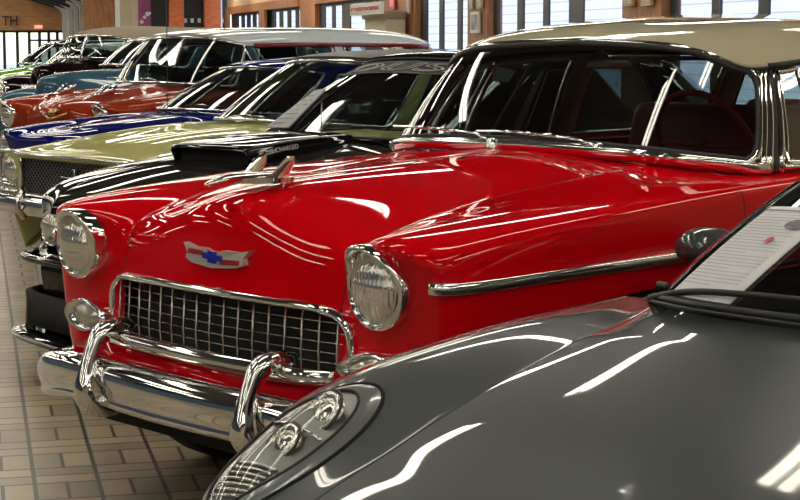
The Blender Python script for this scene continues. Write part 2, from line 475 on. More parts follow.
def oval_lamp(root, x, y, z, a, bb, mat=DLENS, name='parking_lamp', yaw=0, point=.3):
    s = 1 if x > 0 else -1
    n = 28; rows = [[] for _ in range(4)]; lr = [[], [], []]
    for k in range(n):
        t = 2*pi*k/n; cx = cos(t); sz = sin(t)
        px = s*cx*a*(1 + (-point if cx < 0 else 0)*0); pz = sz*bb*(1 - .35*max(0, -cx)) + .012*cx*0
        yy = yaw*cx*a
        for i, (q, dy) in enumerate([(1.0, .03), (1.0, -.012), (.93, -.03), (.74, -.012)]): rows[i].append((x+px*q, y+yy*q+dy, z+pz*q))
        for i, (q, dy) in enumerate([(.74, -.012), (.5, -.026), (.01, -.032)]): lr[i].append((x+px*q, y+yy*q+dy, z+pz*q))
    b = MB(); b.grid(rows, closed=True); o = b.build(name, CHROME, root)
    L = MB(); L.grid(lr, closed=True); L.build('lens', mat, o)
    return o


def stext(*a, **k):
    """text turned into a mesh"""
    o = text(*a, **k); bpy.context.view_layer.update()
    dg = bpy.context.evaluated_depsgraph_get(); dg.update(); me = bpy.data.meshes.new_from_object(o.evaluated_get(dg))
    nm, mw, par = o.name, o.matrix_local.copy(), o.parent; bpy.data.objects.remove(o)
    q = bpy.data.objects.new(nm, me); C.objects.link(q); q.parent = par; q.matrix_local = mw; return q

def wrap_text(name, s, g, q0, q1, v0, v1, mat, parent, bulge=.015, off=.006, shear=.3):
    """lettering that follows a curved pane"""
    cu = bpy.data.curves.new(name, 'FONT'); cu.body = s; cu.size = 1; cu.shear = shear; cu.materials.append(mat); cu.resolution_u = 3; cu.fill_mode = 'NONE'; cu.bevel_depth = .026; cu.bevel_resolution = 0
    o = bpy.data.objects.new(name, cu); C.objects.link(o); bpy.context.view_layer.update()
    me = bpy.data.meshes.new_from_object(o.evaluated_get(bpy.context.evaluated_depsgraph_get())); bpy.data.objects.remove(o)
    bm = bmesh.new(); bm.from_mesh(me)
    for _ in range(2): bmesh.ops.subdivide_edges(bm, edges=[e for e in bm.edges if e.calc_length() > .12], cuts=1)
    bmesh.ops.triangulate(bm, faces=bm.faces)
    xs = [v.co.x for v in bm.verts]; ys = [v.co.y for v in bm.verts]; xa, xb, ya, yb = min(xs), max(xs), min(ys), max(ys)
    for v in bm.verts: v.co = g.pt(q0 + (q1-q0)*(v.co.x-xa)/(xb-xa), v0 + (v1-v0)*(v.co.y-ya)/(yb-ya), bulge, off)
    bm.to_mesh(me); bm.free(); q = bpy.data.objects.new(name, me); C.objects.link(q); q.parent = parent; return q
LAMP = 13.; SKYS = .45; EXPO = 0.06; SUNE = 4.0
FIXTURES = []
for i in range(6):
    for k in range(15):
        FIXTURES.append((-7.9 + 2.7*i, -4.5 + 3.3*k, radians(29.65)))
FIXTURES += [(x, y, 0) for x in (-8, -5.3, -2.6, .1) for y in (47, 50, 53, 55.5, 57.7)]  # far-bay lamps, unseen, added to brighten the end wall and ribs

# ------------------------------------------------------------------ the hall
def struct(o): o['kind'] = 'structure'; return o
def bx(name, x0, x1, y0, y1, z0, z1, mat, parent=None, bevel=0, smooth=False):
    b = MB(); b.box(x0, x1, y0, y1, z0, z1); return b.build(name, mat, parent, smooth=smooth, bevel=bevel)
def floormat():
    m, nt, b = newmat('basket_weave_tiles')
    tc = nt.nodes.new('ShaderNodeTexCoord'); sp = nt.nodes.new('ShaderNodeSeparateXYZ'); nt.links.new(tc.outputs['Object'], sp.inputs[0])
    def M(op, a, b_=None, c=None):
        n = nt.nodes.new('ShaderNodeMath'); n.operation = op
        for i, v in enumerate((a, b_, c)):
            if v is None: continue
            if isinstance(v, (int, float)): n.inputs[i].default_value = v
            else: nt.links.new(v, n.inputs[i])
        return n.outputs[0]
    S = .2105
    X = M('DIVIDE', M('ADD', sp.outputs['X'], -.157+S*40), S); Y = M('DIVIDE', M('ADD', sp.outputs['Y'], 40*.2125+FLOORY), .2125)
    fx = M('FRACT', X); fy = M('FRACT', Y)
    cell = M('FLOORED_MODULO', M('ADD', M('FLOOR', X), M('FLOOR', Y)), 2) if False else M('FLOORED_MODULO', M('FLOOR', Y), 2)
    # joint distances: continuous lines between columns; a mid joint across or along in alternate cells
    def line(v, w): # 1 near integer edges of v
        d = M('MINIMUM', v, M('SUBTRACT', 1, v)); return M('LESS_THAN', d, w)
    lx = line(fx, .035); ly = line(fy, .03)
    mx = M('LESS_THAN', M('ABSOLUTE', M('SUBTRACT', fx, .5)), .03)
    my = M('LESS_THAN', M('ABSOLUTE', M('SUBTRACT', fy, .5)), .03)
    mid = M('ADD', M('MULTIPLY', mx, cell), M('MULTIPLY', my, M('SUBTRACT', 1, cell)))
    g = M('MINIMUM', M('ADD', M('ADD', lx, ly), mid), 1)
    # per tile tone
    hx = M('ADD', M('MULTIPLY', M('FLOOR', X), 1), M('MULTIPLY', M('MULTIPLY', M('GREATER_THAN', fx, .5), cell), .37))
    hy = M('ADD', M('FLOOR', Y), M('MULTIPLY', M('MULTIPLY', M('GREATER_THAN', fy, .5), M('SUBTRACT', 1, cell)), .41))
    cb = nt.nodes.new('ShaderNodeCombineXYZ'); nt.links.new(hx, cb.inputs[0]); nt.links.new(hy, cb.inputs[1])
    wn = nt.nodes.new('ShaderNodeTexWhiteNoise'); nt.links.new(cb.outputs[0], wn.inputs['Vector'])
    ns = nt.nodes.new('ShaderNodeTexNoise'); ns.inputs['Scale'].default_value = 9; ns.inputs['Detail'].default_value = 5; nt.links.new(tc.outputs['Object'], ns.inputs['Vector'])
    fac = M('ADD', M('MULTIPLY', wn.outputs['Value'], .55), M('MULTIPLY', ns.outputs['Fac'], .5))
    r = nt.nodes.new('ShaderNodeValToRGB'); e = r.color_ramp.elements
    e[0].color = (.25, .20, .135, 1); e[1].color = (.47, .365, .235, 1); e[0].position = .15; e[1].position = .9
    nt.links.new(fac, r.inputs[0])
    mxn = nt.nodes.new('ShaderNodeMix'); mxn.data_type = 'RGBA'; nt.links.new(g, mxn.inputs[0]); nt.links.new(r.outputs[0], mxn.inputs[6]); mxn.inputs[7].default_value = (.055, .048, .04, 1)
    nt.links.new(mxn.outputs[2], b.inputs['Base Color'])
    b.inputs['Roughness'].default_value = .38
    bp = nt.nodes.new('ShaderNodeBump'); bp.inputs['Strength'].default_value = .6; bp.inputs['Distance'].default_value = .004
    nt.links.new(M('SUBTRACT', M('MULTIPLY', ns.outputs['Fac'], .3), g), bp.inputs['Height']); nt.links.new(bp.outputs['Normal'], b.inputs['Normal'])
    return m
FLOORY = .22
WOOD = noisemat('tan_wood_panelling', (.42, .21, .085), (.55, .30, .13), 3, .6, (1, 1, 6))
WOODP = noisemat('brown_wood_panel', (.26, .105, .035), (.42, .19, .075), 6, .55, (3, 3, .5))
BEIGEW = pmat('beige_wall', (.50, .42, .30), .7)
CREAMW = pmat('cream_wall', (.60, .52, .36), .7)
WHITEW = pmat('white_wall', (.85, .87, .86), .6)
ORANGE = noisemat('orange_wood', (.58, .12, .025), (.75, .19, .045), 5, .5, (1, 1, 4))
TERRA = noisemat('terracotta_beam', (.46, .17, .065), (.58, .25, .10), 4, .6, (1, 3, 1))
BLACKW = pmat('black_board', (.012, .012, .014), .6)
PURPLE = noisemat('purple_banner', (.24, .05, .15), (.36, .09, .22), 3, .7)
FRAMEM = pmat('dark_window_frame', (.022, .024, .028), .5)
CEILM = pmat('ceiling_panels', (.10, .105, .11), .8)
BEAMM = pmat('dark_ceiling_beam', (.03, .035, .045), .7)
SIDING = None
def sidingmat():
    m, nt, b = newmat('white_siding')
    tc = nt.nodes.new('ShaderNodeTexCoord'); sp = nt.nodes.new('ShaderNodeSeparateXYZ'); nt.links.new(tc.outputs['Object'], sp.inputs[0])
    a = nt.nodes.new('ShaderNodeMath'); a.operation = 'MULTIPLY'; a.inputs[1].default_value = 1/.17; nt.links.new(sp.outputs['Z'], a.inputs[0])
    f = nt.nodes.new('ShaderNodeMath'); f.operation = 'FRACT'; nt.links.new(a.outputs[0], f.inputs[0])
    l = nt.nodes.new('ShaderNodeMath'); l.operation = 'LESS_THAN'; l.inputs[1].default_value = .12; nt.links.new(f.outputs[0], l.inputs[0])
    mx = nt.nodes.new('ShaderNodeMix'); mx.data_type = 'RGBA'; nt.links.new(l.outputs[0], mx.inputs[0]); mx.inputs[6].default_value = (.74, .79, .90, 1); mx.inputs[7].default_value = (.42, .47, .58, 1)
    nt.links.new(mx.outputs[2], b.inputs['Base Color']); b.inputs['Roughness'].default_value = .6
    return m
SIDING = sidingmat()
WINGL = thinglass('window_pane_glass', (.9, .93, .95), 1, 1.08)
TUBE = pmat('fluorescent_tube', (1, 1, 1), .5, emis=(1, .93, .78), est=LAMP)
FIXT = pmat('light_fixture_housing', (.75, .75, .72), .5)

fl = struct(bx('floor', -12, 8.0, -8, 62, -.1, 0, floormat()))
XW = 6.2
# ceiling: gable over the hall
def slab(name, pts, th, mat):
    n = len(pts); b = MB(); b.add(list(pts) + [(x, y, z+th) for x, y, z in pts], [tuple(range(n)), tuple(range(n, 2*n))[::-1]] + [(i, (i+1) % n, n+(i+1) % n, n+i) for i in range(n)]); return struct(b.build(name, mat, smooth=False))
RZ = lambda x: 4.7 - .17*abs(x+2.0)
slab('ceiling', [(-2,-8,RZ(-2)), (XW+.3,-8,RZ(XW+.3)), (XW+.3,45,RZ(XW+.3)), (-2,45,RZ(-2))], .1, CEILM)
slab('ceiling_left', [(-12,-8,RZ(-12)), (-2,-8,RZ(-2)), (-2,45,RZ(-2)), (-12,45,RZ(-12))], .1, CEILM)
for k in range(12):
    y = -6 + 4.0*k
    for sx, x0, x1 in ((1, -2, XW), (-1, -12, -2)):
        b = MB(); z0, z1 = RZ(x0)-.30, RZ(x1)-.30
        b.add([(x0,y-.08,z0), (x1,y-.08,z1), (x1,y+.08,z1), (x0,y+.08,z0), (x0,y-.08,z0+.30), (x1,y-.08,z1+.30), (x1,y+.08,z1+.30), (x0,y+.08,z0+.30)], [(0,3,2,1), (4,5,6,7), (0,1,5,4), (1,2,6,5), (2,3,7,6), (3,0,4,7)])
        o = b.build('trim_beam', BEAMM, smooth=False); struct(o)
# fluorescent fixtures of the hall, plus the invented ones lighting the far bay
fg = 'fluorescent fixtures hanging from the hall ceiling'
protoF = None
def fixture(x, y, rz):
    zf = (RZ(x) if y < 45 else min(RZ(x), 5.35 - (x+5)*.305 if x > -5 else RZ(x))) - .36
    global protoF
    if protoF is None:
        r = empty('ceiling_light', (x, y, zf), rz, 'long twin-tube fluorescent light hanging below the hall ceiling', 'ceiling light', fg)
        b = MB(); b.box(-1.2, 1.2, -.15, .15, .03, .09); b.build('housing', FIXT, r, smooth=False)
        for s in (-1, 1):
            t = MB(); t.tube([(-1.16, s*.068, .008), (1.16, s*.068, .008)], (.040, .022), 10, up=(0, 0, 1)); t.build('diffuser', TUBE, r)
        b = MB()
        for s in (-1, 1):
            b = MB(); b.tube([(s*.9, 0, .09), (s*.9, 0, .36)], .006, 6); b.build('hanger', FIXT, r)
        protoF = r; return
    r = protoF.copy(); C.objects.link(r); r.location = (x, y, zf); r.rotation_euler = (0, 0, rz)
    for ch in protoF.children:
        c = ch.copy(); C.objects.link(c); c.parent = r
for (x, y, rz) in FIXTURES: fixture(x, y, rz)
# ================================================================== RED STATION WAGON
RED_POS = (.5112, 4.8833)
def red_wagon():
    root = empty('station_wagon', (*RED_POS, 0), -RC, 'bright red classic station wagon with cream roof, chrome grille and bumper', 'car', )
    rows = [
     (.13,.40, .16,.40, .20,.40, .26,.40, .86),
     (.11,.49, .13,.49, .18,.49, .25,.49, .88),
     (.160,.535, .210,.535, .20,.54, .24,.54, .89),
     (.165,.738, .215,.730, .20,.72, .225,.71, .90),
     (.185,.80, .230,.79, .20,.79, .225,.785, .905),
     (.200,.90, .245,.865, .175,.895, .225,.855, .905),
     (.215,.985, .275,.905, .115,.950, .225,.89, .905),
     (.28,1.030, .35,.930, .19,.972, .28,.920, .918),
     (.45,1.055, .48,.965, .42,.992, .44,.950, .925),
     (.66,1.068, .66,.997, .66,1.008, .66,.972, .93),
     (.85,1.078, .85,1.020, .85,1.020, .85,.985, .93),
     (1.08,1.088, 1.08,1.040, 1.08,1.032, 1.08,.998, .93),
     (1.26,1.097, 1.26,1.056, 1.27,1.042, 1.27,1.008, .93),
     (1.385,1.1055, 1.41,1.071, 1.44,1.051, 1.44,1.016, .93),
     (1.395,1.106, 1.42,1.072, 1.484,1.0525, 1.493,1.0185, .93),
     (1.400,1.106, 1.425,1.073, 1.494,1.053, 1.503,1.019, .93),
     (1.410,1.106, 1.435,1.074, 1.498,1.053, 1.507,1.019, .93),
     (1.440,1.107, 1.47,1.076, 1.508,1.053, 1.517,1.0195, .93),
     (1.47,1.108, 1.55,1.080, 1.62,1.056, 1.60,1.022, .93),
     (1.53,1.105, 1.66,1.078, 1.74,1.056, 1.76,1.030, .93),
    ]
    for y in (2.1, 2.588, 2.598, 2.602, 2.612, 3.1, 3.36, 3.48, 3.77, 4.06, 4.18, 4.4): rows.append((y,1.06, y,1.06, y,1.06, y,1.035, .93))
    rows.append((4.72,1.06, 4.72,1.06, 4.68,1.05, 4.66,1.02, .90))
    for z, y, w in ((.96,4.80,.89), (.86,4.84,.88), (.74,4.85,.88), (.62,4.84,.88), (.50,4.82,.87), (.38,4.78,.85)):
        rows.append((y,z, y,z, y-.02,z, y-.08,z, w))
    a = 6; b = len(rows) - 7; m = 6
    def prof(z, s):
        k = max(0, 1-abs(z-.80)/.25)
        return .012*k*k*(3-2*k) - (.05*((.62-z)/.4)**2 if z < .62 else 0)
    def part(j, i):
        f = FC[i]
        if j == 2 and i < GI: return None
        if j >= 19 and j < b and f < .88: return None
        if 3 <= j <= 13 and i < GI: return 'hood'
        if j == 14 and i <= GI: return 'gap'
        if 3 <= j <= 13 and i == GI: return 'gap'
        if j == 15 and f >= .78: return 'gap'
        return 'body' if j < 15 else 'rear'
    def spart(j, k):
        if j == 15 or j == 22: return 'gap'
        if 16 <= j < 22: return 'door'
        return 'body' if j < 15 else 'rear'
    slots = {'body': ('body', RED), 'rear': ('body', RED), 'gap': ('body', GAP), 'hood': ('hood', RED), 'door': ('door', RED)}
    parts, bvh = car_body(root, rows, a, b, m, prof, [(.85, .345, .39), (3.77, .345, .39)], .28, part, spart, slots, level=3)
    underbody(root, .88, .3, 4.7, .22, .52, [(.85, .37), (3.77, .37)])
    for x in (-.78, .78):
        wheel(root, x, .85, wall=WHITEP); wheel(root, x, 3.77, wall=WHITEP)
    # grille
    gy = lambda x: .155 + .15*x*x
    bk = MB()
    for zz in (0,):
        bk.grid([[(x/10*.60, gy(x/10*.6)+.07, z) for x in range(-10, 11)] for z in (.48, .78)])
    grl = bk.build('grille', DARK, root)
    bars = MB()
    for i in range(17):
        x = -.52 + .065*i; zt = .728 if abs(x) < .48 else .712
        bars.tube([(x, gy(x)+.012, zt), (x, gy(x)+.004, .62), (x, gy(x)+.006, .552), (x, gy(x)+.026, .530)], .0040, 6)
    for k in range(6):
        z = .560 + .0285*k
        bars.tube([(x/12*.545, gy(x/12*.545)+.016, z) for x in range(-12, 13)], .0020, 5)
    bars.build('grille_bars', pmat('grille_bar_metal', (.42, .41, .39), .25, 1), grl)
    fp = [(-.46,.742), (-.3,.745), (0,.747), (.3,.745), (.46,.742), (.525,.722), (.560,.69), (.572,.64), (.572,.565), (.55,.532), (.3,.527), (0,.527), (-.3,.527), (-.55,.532), (-.572,.565), (-.572,.64), (-.560,.69), (-.525,.722)]
    P = cr([(x, gy(x)-.002+(.012 if abs(x) > .5 else 0), z) for x, z in fp], 6, True)
    fb = MB(); fb.tube(P, [(.013, .019)]*len(P), 10, closed=True, up=(0, -1, 0)); fb.build('grille_surround', CHROME, grl)
    # bumper
    bz = lambda x: .448 - .06*min(1, max(0, (abs(x)-.5)/.4))**1.3
    pl = [(0,.035), (.2,.040), (.4,.055), (.6,.08), (.76,.12), (.86,.17), (.915,.24), (.93,.34), (.935,.52)]
    path = [(-x, y, bz(x)) for x, y in pl[::-1]] + [(x, y, bz(x)) for x, y in pl[1:]]
    prof2 = [(-.03,-.070), (.0,-.082), (.030,-.085), (.046,-.074), (.046,-.060), (.040,-.052), (.052,-.030), (.058,0), (.052,.03), (.040,.048), (.020,.058), (-.005,.060), (-.025,.055), (-.02,.03), (-.01,-.03)]
    strip(root, 'front_bumper', path, prof2, CHROME, n=5)
    strip(root, 'guard_bar', [(-.56,.155,.562), (-.45,.10,.566), (-.2,.068,.569), (0,.058,.570), (.2,.068,.569), (.45,.10,.566), (.56,.155,.562)], ell(.018, .022, 10), CHROME)
    for s in (-1, 1):
        g = MB(); pp = cr([(s*.385,.08,.345), (s*.385,.02,.360), (s*.385,-.018,.405), (s*.385,-.012,.47), (s*.385,.018,.55), (s*.386,.042,.585), (s*.388,.075,.598), (s*.39,.11,.600), (s*.392,.145,.597), (s*.392,.165,.595)], 5)
        rr = cr([(.030,.02), (.046,.034), (.044,.040), (.030,.032), (.028,.030), (.036,.030), (.036,.028), (.032,.027), (.026,.023), (.008,.008)], 5)
        g.tube(pp, rr, 14); g.build('bumper_guard', CHROME, root)
    strip(root, 'rear_bumper', [(-.93,4.6,.46), (-.85,4.88,.46), (0,4.96,.46), (.85,4.88,.46), (.93,4.6,.46)], ell(.05, .08, 10), CHROME)
    # lamps
    for s in (-1, 1):
        headlight(root, s*.712, .158, .818, skew=.022)
        oval_lamp(root, s*.678, .190, .594, .118, .054, yaw=.04)
    # badge
    bd = MB()
    o2 = [(-.158,0.0288), (-.10,0.0192), (-.045,0.0208), (-.02,0.0128), (.02,0.0128), (.045,0.0208), (.10,0.0192), (.158,0.0288), (.132,0.0032), (.138,-0.0144), (.10,-0.0256), (0,-0.0336), (-.10,-0.0256), (-.138,-0.0144), (-.132,0.0032)]
    yb = lambda x, z: .186 + .35*x*x + (z-.845)*.14
    def plate(pts, d0, d1, m=0):
        n = len(pts)
        f = [(x, yb(x, .845+z)-d1, .845+z) for x, z in pts]; k = [(x, yb(x, .845+z)-d0, .845+z) for x, z in pts]
        c = [(0, yb(0, .845)-d1, .845)]
        vs = f + k + c; fs = [(i, (i+1) % n, n+(i+1) % n, n+i) for i in range(n)] + [((i+1) % n, i, 2*n) for i in range(n)]
        bd.add(vs, fs, m)
    plate(o2, -.01, .012)
    bdg = bd.build('hood_badge', pmat('badge_metal', (.62, .60, .56), .35, .6), root, sh=40)
    bd = MB(); plate([(-.118,.013), (-.036,.011), (-.036,-.006), (-.120,-.010)][::1], .0, .0145, 0)
    bd = MB()
    def flat(pts, d, par, nm, mat):
        q = MB(); f = [(x, yb(x, .845+z)-d, .845+z) for x, z in pts]; k = [(x, yb(x, .845+z)-d+.01, .845+z) for x, z in pts]; n = len(pts)
        q.add(f + k, [tuple(range(n))] + [(i, (i+1) % n, n+(i+1) % n, n+i) for i in range(n)]); return q.build(nm, mat, par, smooth=False)
    flat([(-.122,.015), (-.050,.014), (-.050,.000), (-.124,.000)], .016, bdg, 'enamel_field', REDE)
    flat([(.040,-.004), (.120,-.002), (.122,-.016), (.040,-.020)], .016, bdg, 'enamel_field', REDE)
    flat([(-.046,.004), (-.040,.011), (-.016,.009), (-.018,.017), (.018,.015), (.018,.007), (.044,.005), (.050,-.011), (.024,-.010), (.022,-.019), (-.013,-.017), (-.014,-.009), (-.040,-.006)], .019, bdg, 'bowtie_emblem', BLUEE)
    # hood ornament : little jet
    hb = MB()
    pp = cr([(0,.15,1.070), (0,.18,1.074), (0,.24,1.082), (0,.34,1.086), (0,.46,1.086), (0,.56,1.084)], 5)
    hb.tube(pp, cr([(.004,.004), (.014,.011), (.020,.014), (.018,.012), (.010,.009), (.003,.003)], 5), 12)
    wing = [(0,.26), (.03,.29), (.070,.34), (.082,.40), (.07,.43), (.03,.42), (0,.43)]
    for s in (-1, 1):
        n = len(wing); top = [(s*x, y, 1.082) for x, y in wing]; bot = [(s*x, y, 1.066) for x, y in wing]
        hb.add(top + bot, [tuple(range(n)), tuple(range(n, 2*n))] + [(i, (i+1) % n, n+(i+1) % n, n+i) for i in range(n)])
        fr_ = cr([(s*.062,.372,1.072), (s*.064,.392,1.100), (s*.066,.418,1.128), (s*.067,.432,1.142)], 4)
        hb.tube(fr_, cr([(.006,.030), (.0055,.026), (.0045,.020), (.002,.006)], 4), 10, up=(0, 1, 0))
    ho = hb.build('hood_ornament', CHROME, root, sh=40); ho.location.z = -.012
    # side spears
    for s in (-1, 1):
        strip(root, 'side_trim', [(s*.885,.195,.838), (s*.918,.225,.836), (s*.936,.32,.835), (s*.945,.6,.838), (s*.948,1.0,.842), (s*.948,1.6,.846), (s*.948,2.3,.85)], ell(.008, .018, 8), CHROME)
        strip(root, 'side_trim', [(s*.948,2.66,.85), (s*.948,3.4,.85), (s*.94,4.4,.84), (s*.92,4.62,.83)], ell(.008, .016, 8), CHROME)
    # greenhouse
    base = [(0,1.50,1.112), (.38,1.50,1.107), (.60,1.54,1.096), (.76,1.645,1.080), (.832,1.76,1.070), (.845,2.3,1.066), (.85,2.75,1.066), (.85,3.6,1.066), (.78,4.45,1.06), (.55,4.66,1.06), (0,4.72,1.06)]
    top = [(0,1.825,1.480), (.36,1.79,1.466), (.54,1.80,1.442), (.655,1.845,1.392), (.69,1.93,1.385), (.70,2.3,1.415), (.70,2.75,1.425), (.69,3.6,1.42), (.62,4.25,1.40), (.42,4.42,1.40), (0,4.46,1.41)]
    g = GH(root, base, top)
    ws = g.panel('windshield', -3.85, 3.85, GLASS, .05, .97, .014, nq=48, nv=10)
    g.frame('windshield_frame', -3.85, 3.85, .010, CHROME, .03, .985, .014, .006, corner=.5, parent=ws)
    g.frame('windshield_seal', -3.82, 3.82, .010, BLACKR, .065, .955, .014, .003, corner=.5, parent=ws)
    lo = MB(); lo.tube([g.pt(-4+8*i/48, -.02, .014, .012) for i in range(49)], (.010, .022), 10, up=(0, -.6, 1)); lo.build('windshield_sill', CHROME, ws)
    for s in (-1, 1):
        for q0, rr, mt in ((3.93, .014, CHROME), (4.02, .016, CHROME), (4.10, .010, BLACKR), (4.17, .013, CHROME)):
            pb = MB(); pb.tube([g.pt(s*(q0), -.04+1.03*k/8, 0.015, .004) for k in range(9)], rr, 8); pb.build('windshield_pillar', mt, root)
        for q0, q1, n_ in ((4.25, 4.55, 'vent_window'), (4.62, 5.75, 'door_window'), (6.0, 7.1, 'rear_side_window'), (7.3, 8.2, 'quarter_window')):
            w_ = g.panel(n_, s*q0, s*q1, SGLASS, .05, .93, .01, nq=8, nv=5)
            g.frame('window_frame', s*q0, s*q1, .011, CHROME, .04, .94, .01, .0, parent=w_)
        for q0, q1 in ((5.78, 5.97), (7.12, 7.28)):
            g.panel('window_pillar', s*q0, s*q1, CREAM, .0, 1, .008, nq=3, nv=4, th=.02)
        dr = MB(); dr.tube([g.pt(s*(4.05+4.1*k/20), .985, 0, .022) for k in range(21)], .012, 6); dr.build('drip_rail', BLACKR, root)
        sl = MB(); sl.tube([g.pt(s*(4.2+4*k/20), -.01, 0, .012) for k in range(21)], .010, 6); sl.build('window_sill_trim', CHROME, root)
    g.panel('rear_glass', 9.0, 11-.001, GLASS, .08, .95, .02); g.panel('rear_glass', -9.0, -(11-.001), GLASS, .08, .95, .02)
    rz = [(1.80,1.484), (1.9,1.508), (2.1,1.538), (2.4,1.562), (2.8,1.578), (3.3,1.582), (3.9,1.565), (4.3,1.50), (4.47,1.42)]
    rf, edge = g.roof('roof', CREAM, rz, out=.02, up=.004, p=2.4, rim=.02)
    et = MB(); et.tube([v + Vector((0, 0, -.012)) for v in edge], .006, 6, closed=True); et.build('roof_edge_trim', BLACKR, rf)
    # interior
    it = MB(); it.box(-.80, .80, 1.75, 4.5, .5, .56); it.build('cabin_floor', DARK, root)
    ds = MB(); ds.tube(cr([(-.78,1.82,.99), (-.4,1.70,1.03), (0,1.66,1.04), (.4,1.70,1.03), (.78,1.82,.99)], 4), (.13, .05), 10, up=(0,0,1)); ds.build('dashboard', REDDARK, root)
    seats(root, 2.35, .62, REDDARK, .80, .42); seats(root, 3.15, .62, REDDARK, .80, .42)
    steering(root, .38, 2.05, 1.12, REDDARK)
    mr = MB(); mr.box(-.10, .10, 1.97, 1.99, 1.375, 1.415); mo = mr.build('rear_view_mirror', SATIN, root, bevel=.008)
    st = MB(); st.tube([(0,1.98,1.41), (0,1.90,1.46)], .006, 6); st.build('mirror_stem', SATIN, mo)
    # wipers
    for x0, x1 in ((-.10, -.52), (.36, -.05)):
        wb = MB(); wb.tube([(x0,1.46+abs(x0)*.1,1.125), (x0-.10,1.50,1.150), (x1,1.515+abs(x1)*.1,1.160)], (.006), 6); wb.lathe([(.0,.03), (.018,.02), (.02,-.01)], 12, Matrix.Translation((x0,1.46+abs(x0)*.1,1.115))); wb.tube([(x1-.17,1.56 if x1 < -.3 else 1.52,1.158), (x1,1.505,1.163), (x1+.2,1.50,1.158)], .006, 6)
        wb.build('wiper', CHROME, root)
    return root, bvh
red, RED_BVH = red_wagon()
#---BREAK1

